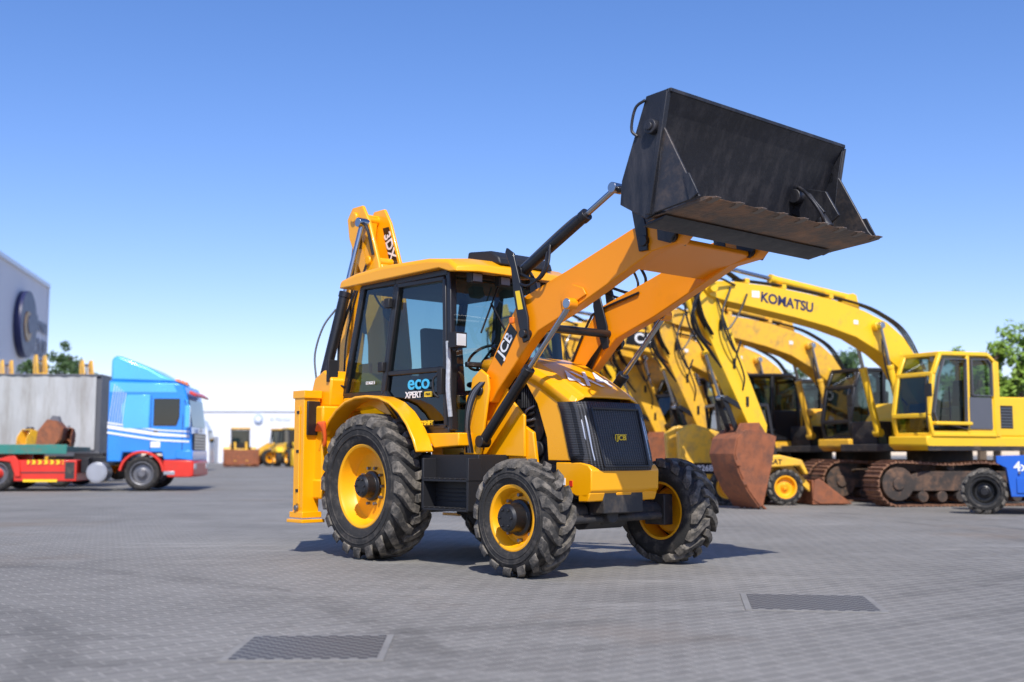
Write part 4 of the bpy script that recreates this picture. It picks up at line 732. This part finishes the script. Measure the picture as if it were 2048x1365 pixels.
for cx,cy,r0,w_ in ((-6.5,4.5,4.4,.16),(-6.5,4.5,6.2,.18),(-2.5,15,8.6,.14),(-2.5,15,9.4,.14),(7,2,5.2,.16)):
    x=N('ShaderNodeMix'); x.data_type='RGBA'; x.blend_type='MULTIPLY'; K(arc_(cx,cy,r0,w_,.6),x.inputs[0]); K(c,x.inputs[6]); x.inputs[7].default_value=(.6,.6,.6,1); c=x.outputs[2]
K(c,pb.inputs['Base Color']); pb.inputs['Roughness'].default_value=.8; pb.inputs['Specular IOR Level'].default_value=.2
ad=N('ShaderNodeMath'); ad.operation='MULTIPLY_ADD'; ad.inputs[1].default_value=-1.0; K(br.outputs[1],ad.inputs[0])
n5=N('ShaderNodeMath'); n5.operation='MULTIPLY'; n5.inputs[1].default_value=.9; K(noise(25,6,.7),n5.inputs[0]); K(n5.outputs[0],ad.inputs[2])
bp=N('ShaderNodeBump'); bp.inputs['Strength'].default_value=.7; bp.inputs['Distance'].default_value=.006; K(ad.outputs[0],bp.inputs['Height']); K(bp.outputs[0],pb.inputs['Normal'])
g=B(); g.quad((-600,-60,0),(600,-60,0),(600,1500,0),(-600,1500,0)); G_=g.obj('ground',m,None,bevel=0,recalc=False); G_['kind']='structure'
def gmat():
    m,nt,o=nodes('cast_iron_cover'); N=nt.nodes.new; K=nt.links.new
    b=N('ShaderNodeBsdfPrincipled'); K(b.outputs[0],o.inputs[0]); tc=N('ShaderNodeTexCoord'); ck=N('ShaderNodeTexChecker'); ck.inputs['Scale'].default_value=22; K(tc.outputs['Object'],ck.inputs[0])
    ck.inputs[1].default_value=(.20,.19,.17,1); ck.inputs[2].default_value=(.035,.034,.033,1); K(ck.outputs[0],b.inputs['Base Color']); b.inputs['Roughness'].default_value=.6
    return m
CM=gmat(); fm=mat('concrete_surround',(.25,.24,.22),.85,var=.3,ns=8,bump=.4,bs=60,dirt=(.17,.16,.15),da=.5)
for loc,rz_,lab,s_ in (((2.02,7.85,0),rad(-9),'dark cast iron grid drain cover set in paving',1.12),((-1.04,6.05,0),rad(2),'dark square manhole cover set in grey paving',1.0)):
    o=thing('manhole_cover',lab,'manhole cover',loc,rz_)
    a=.36*s_; c2=.40*s_
    B().box(-a,a,-a,a,.002,.007).obj('cover',CM,o,bevel=0)
    f=B(); e=a+.002
    for x0,x1,y0_,y1_ in ((-c2,c2,-c2,-e),(-c2,c2,e,c2),(-c2,-e,-e,e),(e,c2,-e,e)): f.box(x0,x1,y0_,y1_,.001,.006)
    f.obj('surround',fm,o,bevel=0)
# ================================================================== LIGHT / SKY / CAMERA
az=Vector((.12,-.99)).normalized(); el=rad(47)
Sv=Vector((az.x*math.cos(el),az.y*math.cos(el),math.sin(el)))
sl=D.lights.new('sun','SUN'); sl.energy=5.0; sl.angle=rad(.5); sl.color=(1,.96,.89); so=D.objects.new('sun',sl); COL.objects.link(so); so.rotation_euler=Sv.to_track_quat('Z','Y').to_euler()
w=D.worlds.new("World"); SC.world=w; w.use_nodes=True; nt=w.node_tree; bg=nt.nodes['Background']; sk=nt.nodes.new('ShaderNodeTexSky'); sk.sky_type='NISHITA'; sk.sun_disc=False
sk.sun_elevation=el; sk.sun_rotation=math.atan2(az.x,az.y); sk.air_density=1.0; sk.dust_density=.4; sk.ozone_density=2.6
hs=nt.nodes.new('ShaderNodeHueSaturation'); hs.inputs['Saturation'].default_value=1.22; hs.inputs['Value'].default_value=1.0
mu=nt.nodes.new('ShaderNodeMix'); mu.data_type='RGBA'; mu.blend_type='MULTIPLY'; mu.inputs[0].default_value=1; mu.inputs[7].default_value=(1.14,1.0,1.20,1)
nt.links.new(sk.outputs[0],hs.inputs['Color']); nt.links.new(hs.outputs[0],mu.inputs[6]); nt.links.new(mu.outputs[2],bg.inputs[0]); bg.inputs[1].default_value=.15
cd=D.cameras.new('camera'); cam=D.objects.new('camera',cd); COL.objects.link(cam); SC.camera=cam
cd.sensor_width=36; cd.lens=36*2275/2048; cam.location=(0,0,1.0); cam.rotation_euler=(rad(90+5.71),0,0); cd.clip_end=3000
cd.dof.use_dof=True; cd.dof.focus_distance=9.8; cd.dof.aperture_fstop=1.25
SC.view_settings.view_transform='Standard'; SC.view_settings.look='None'; SC.view_settings.exposure=0
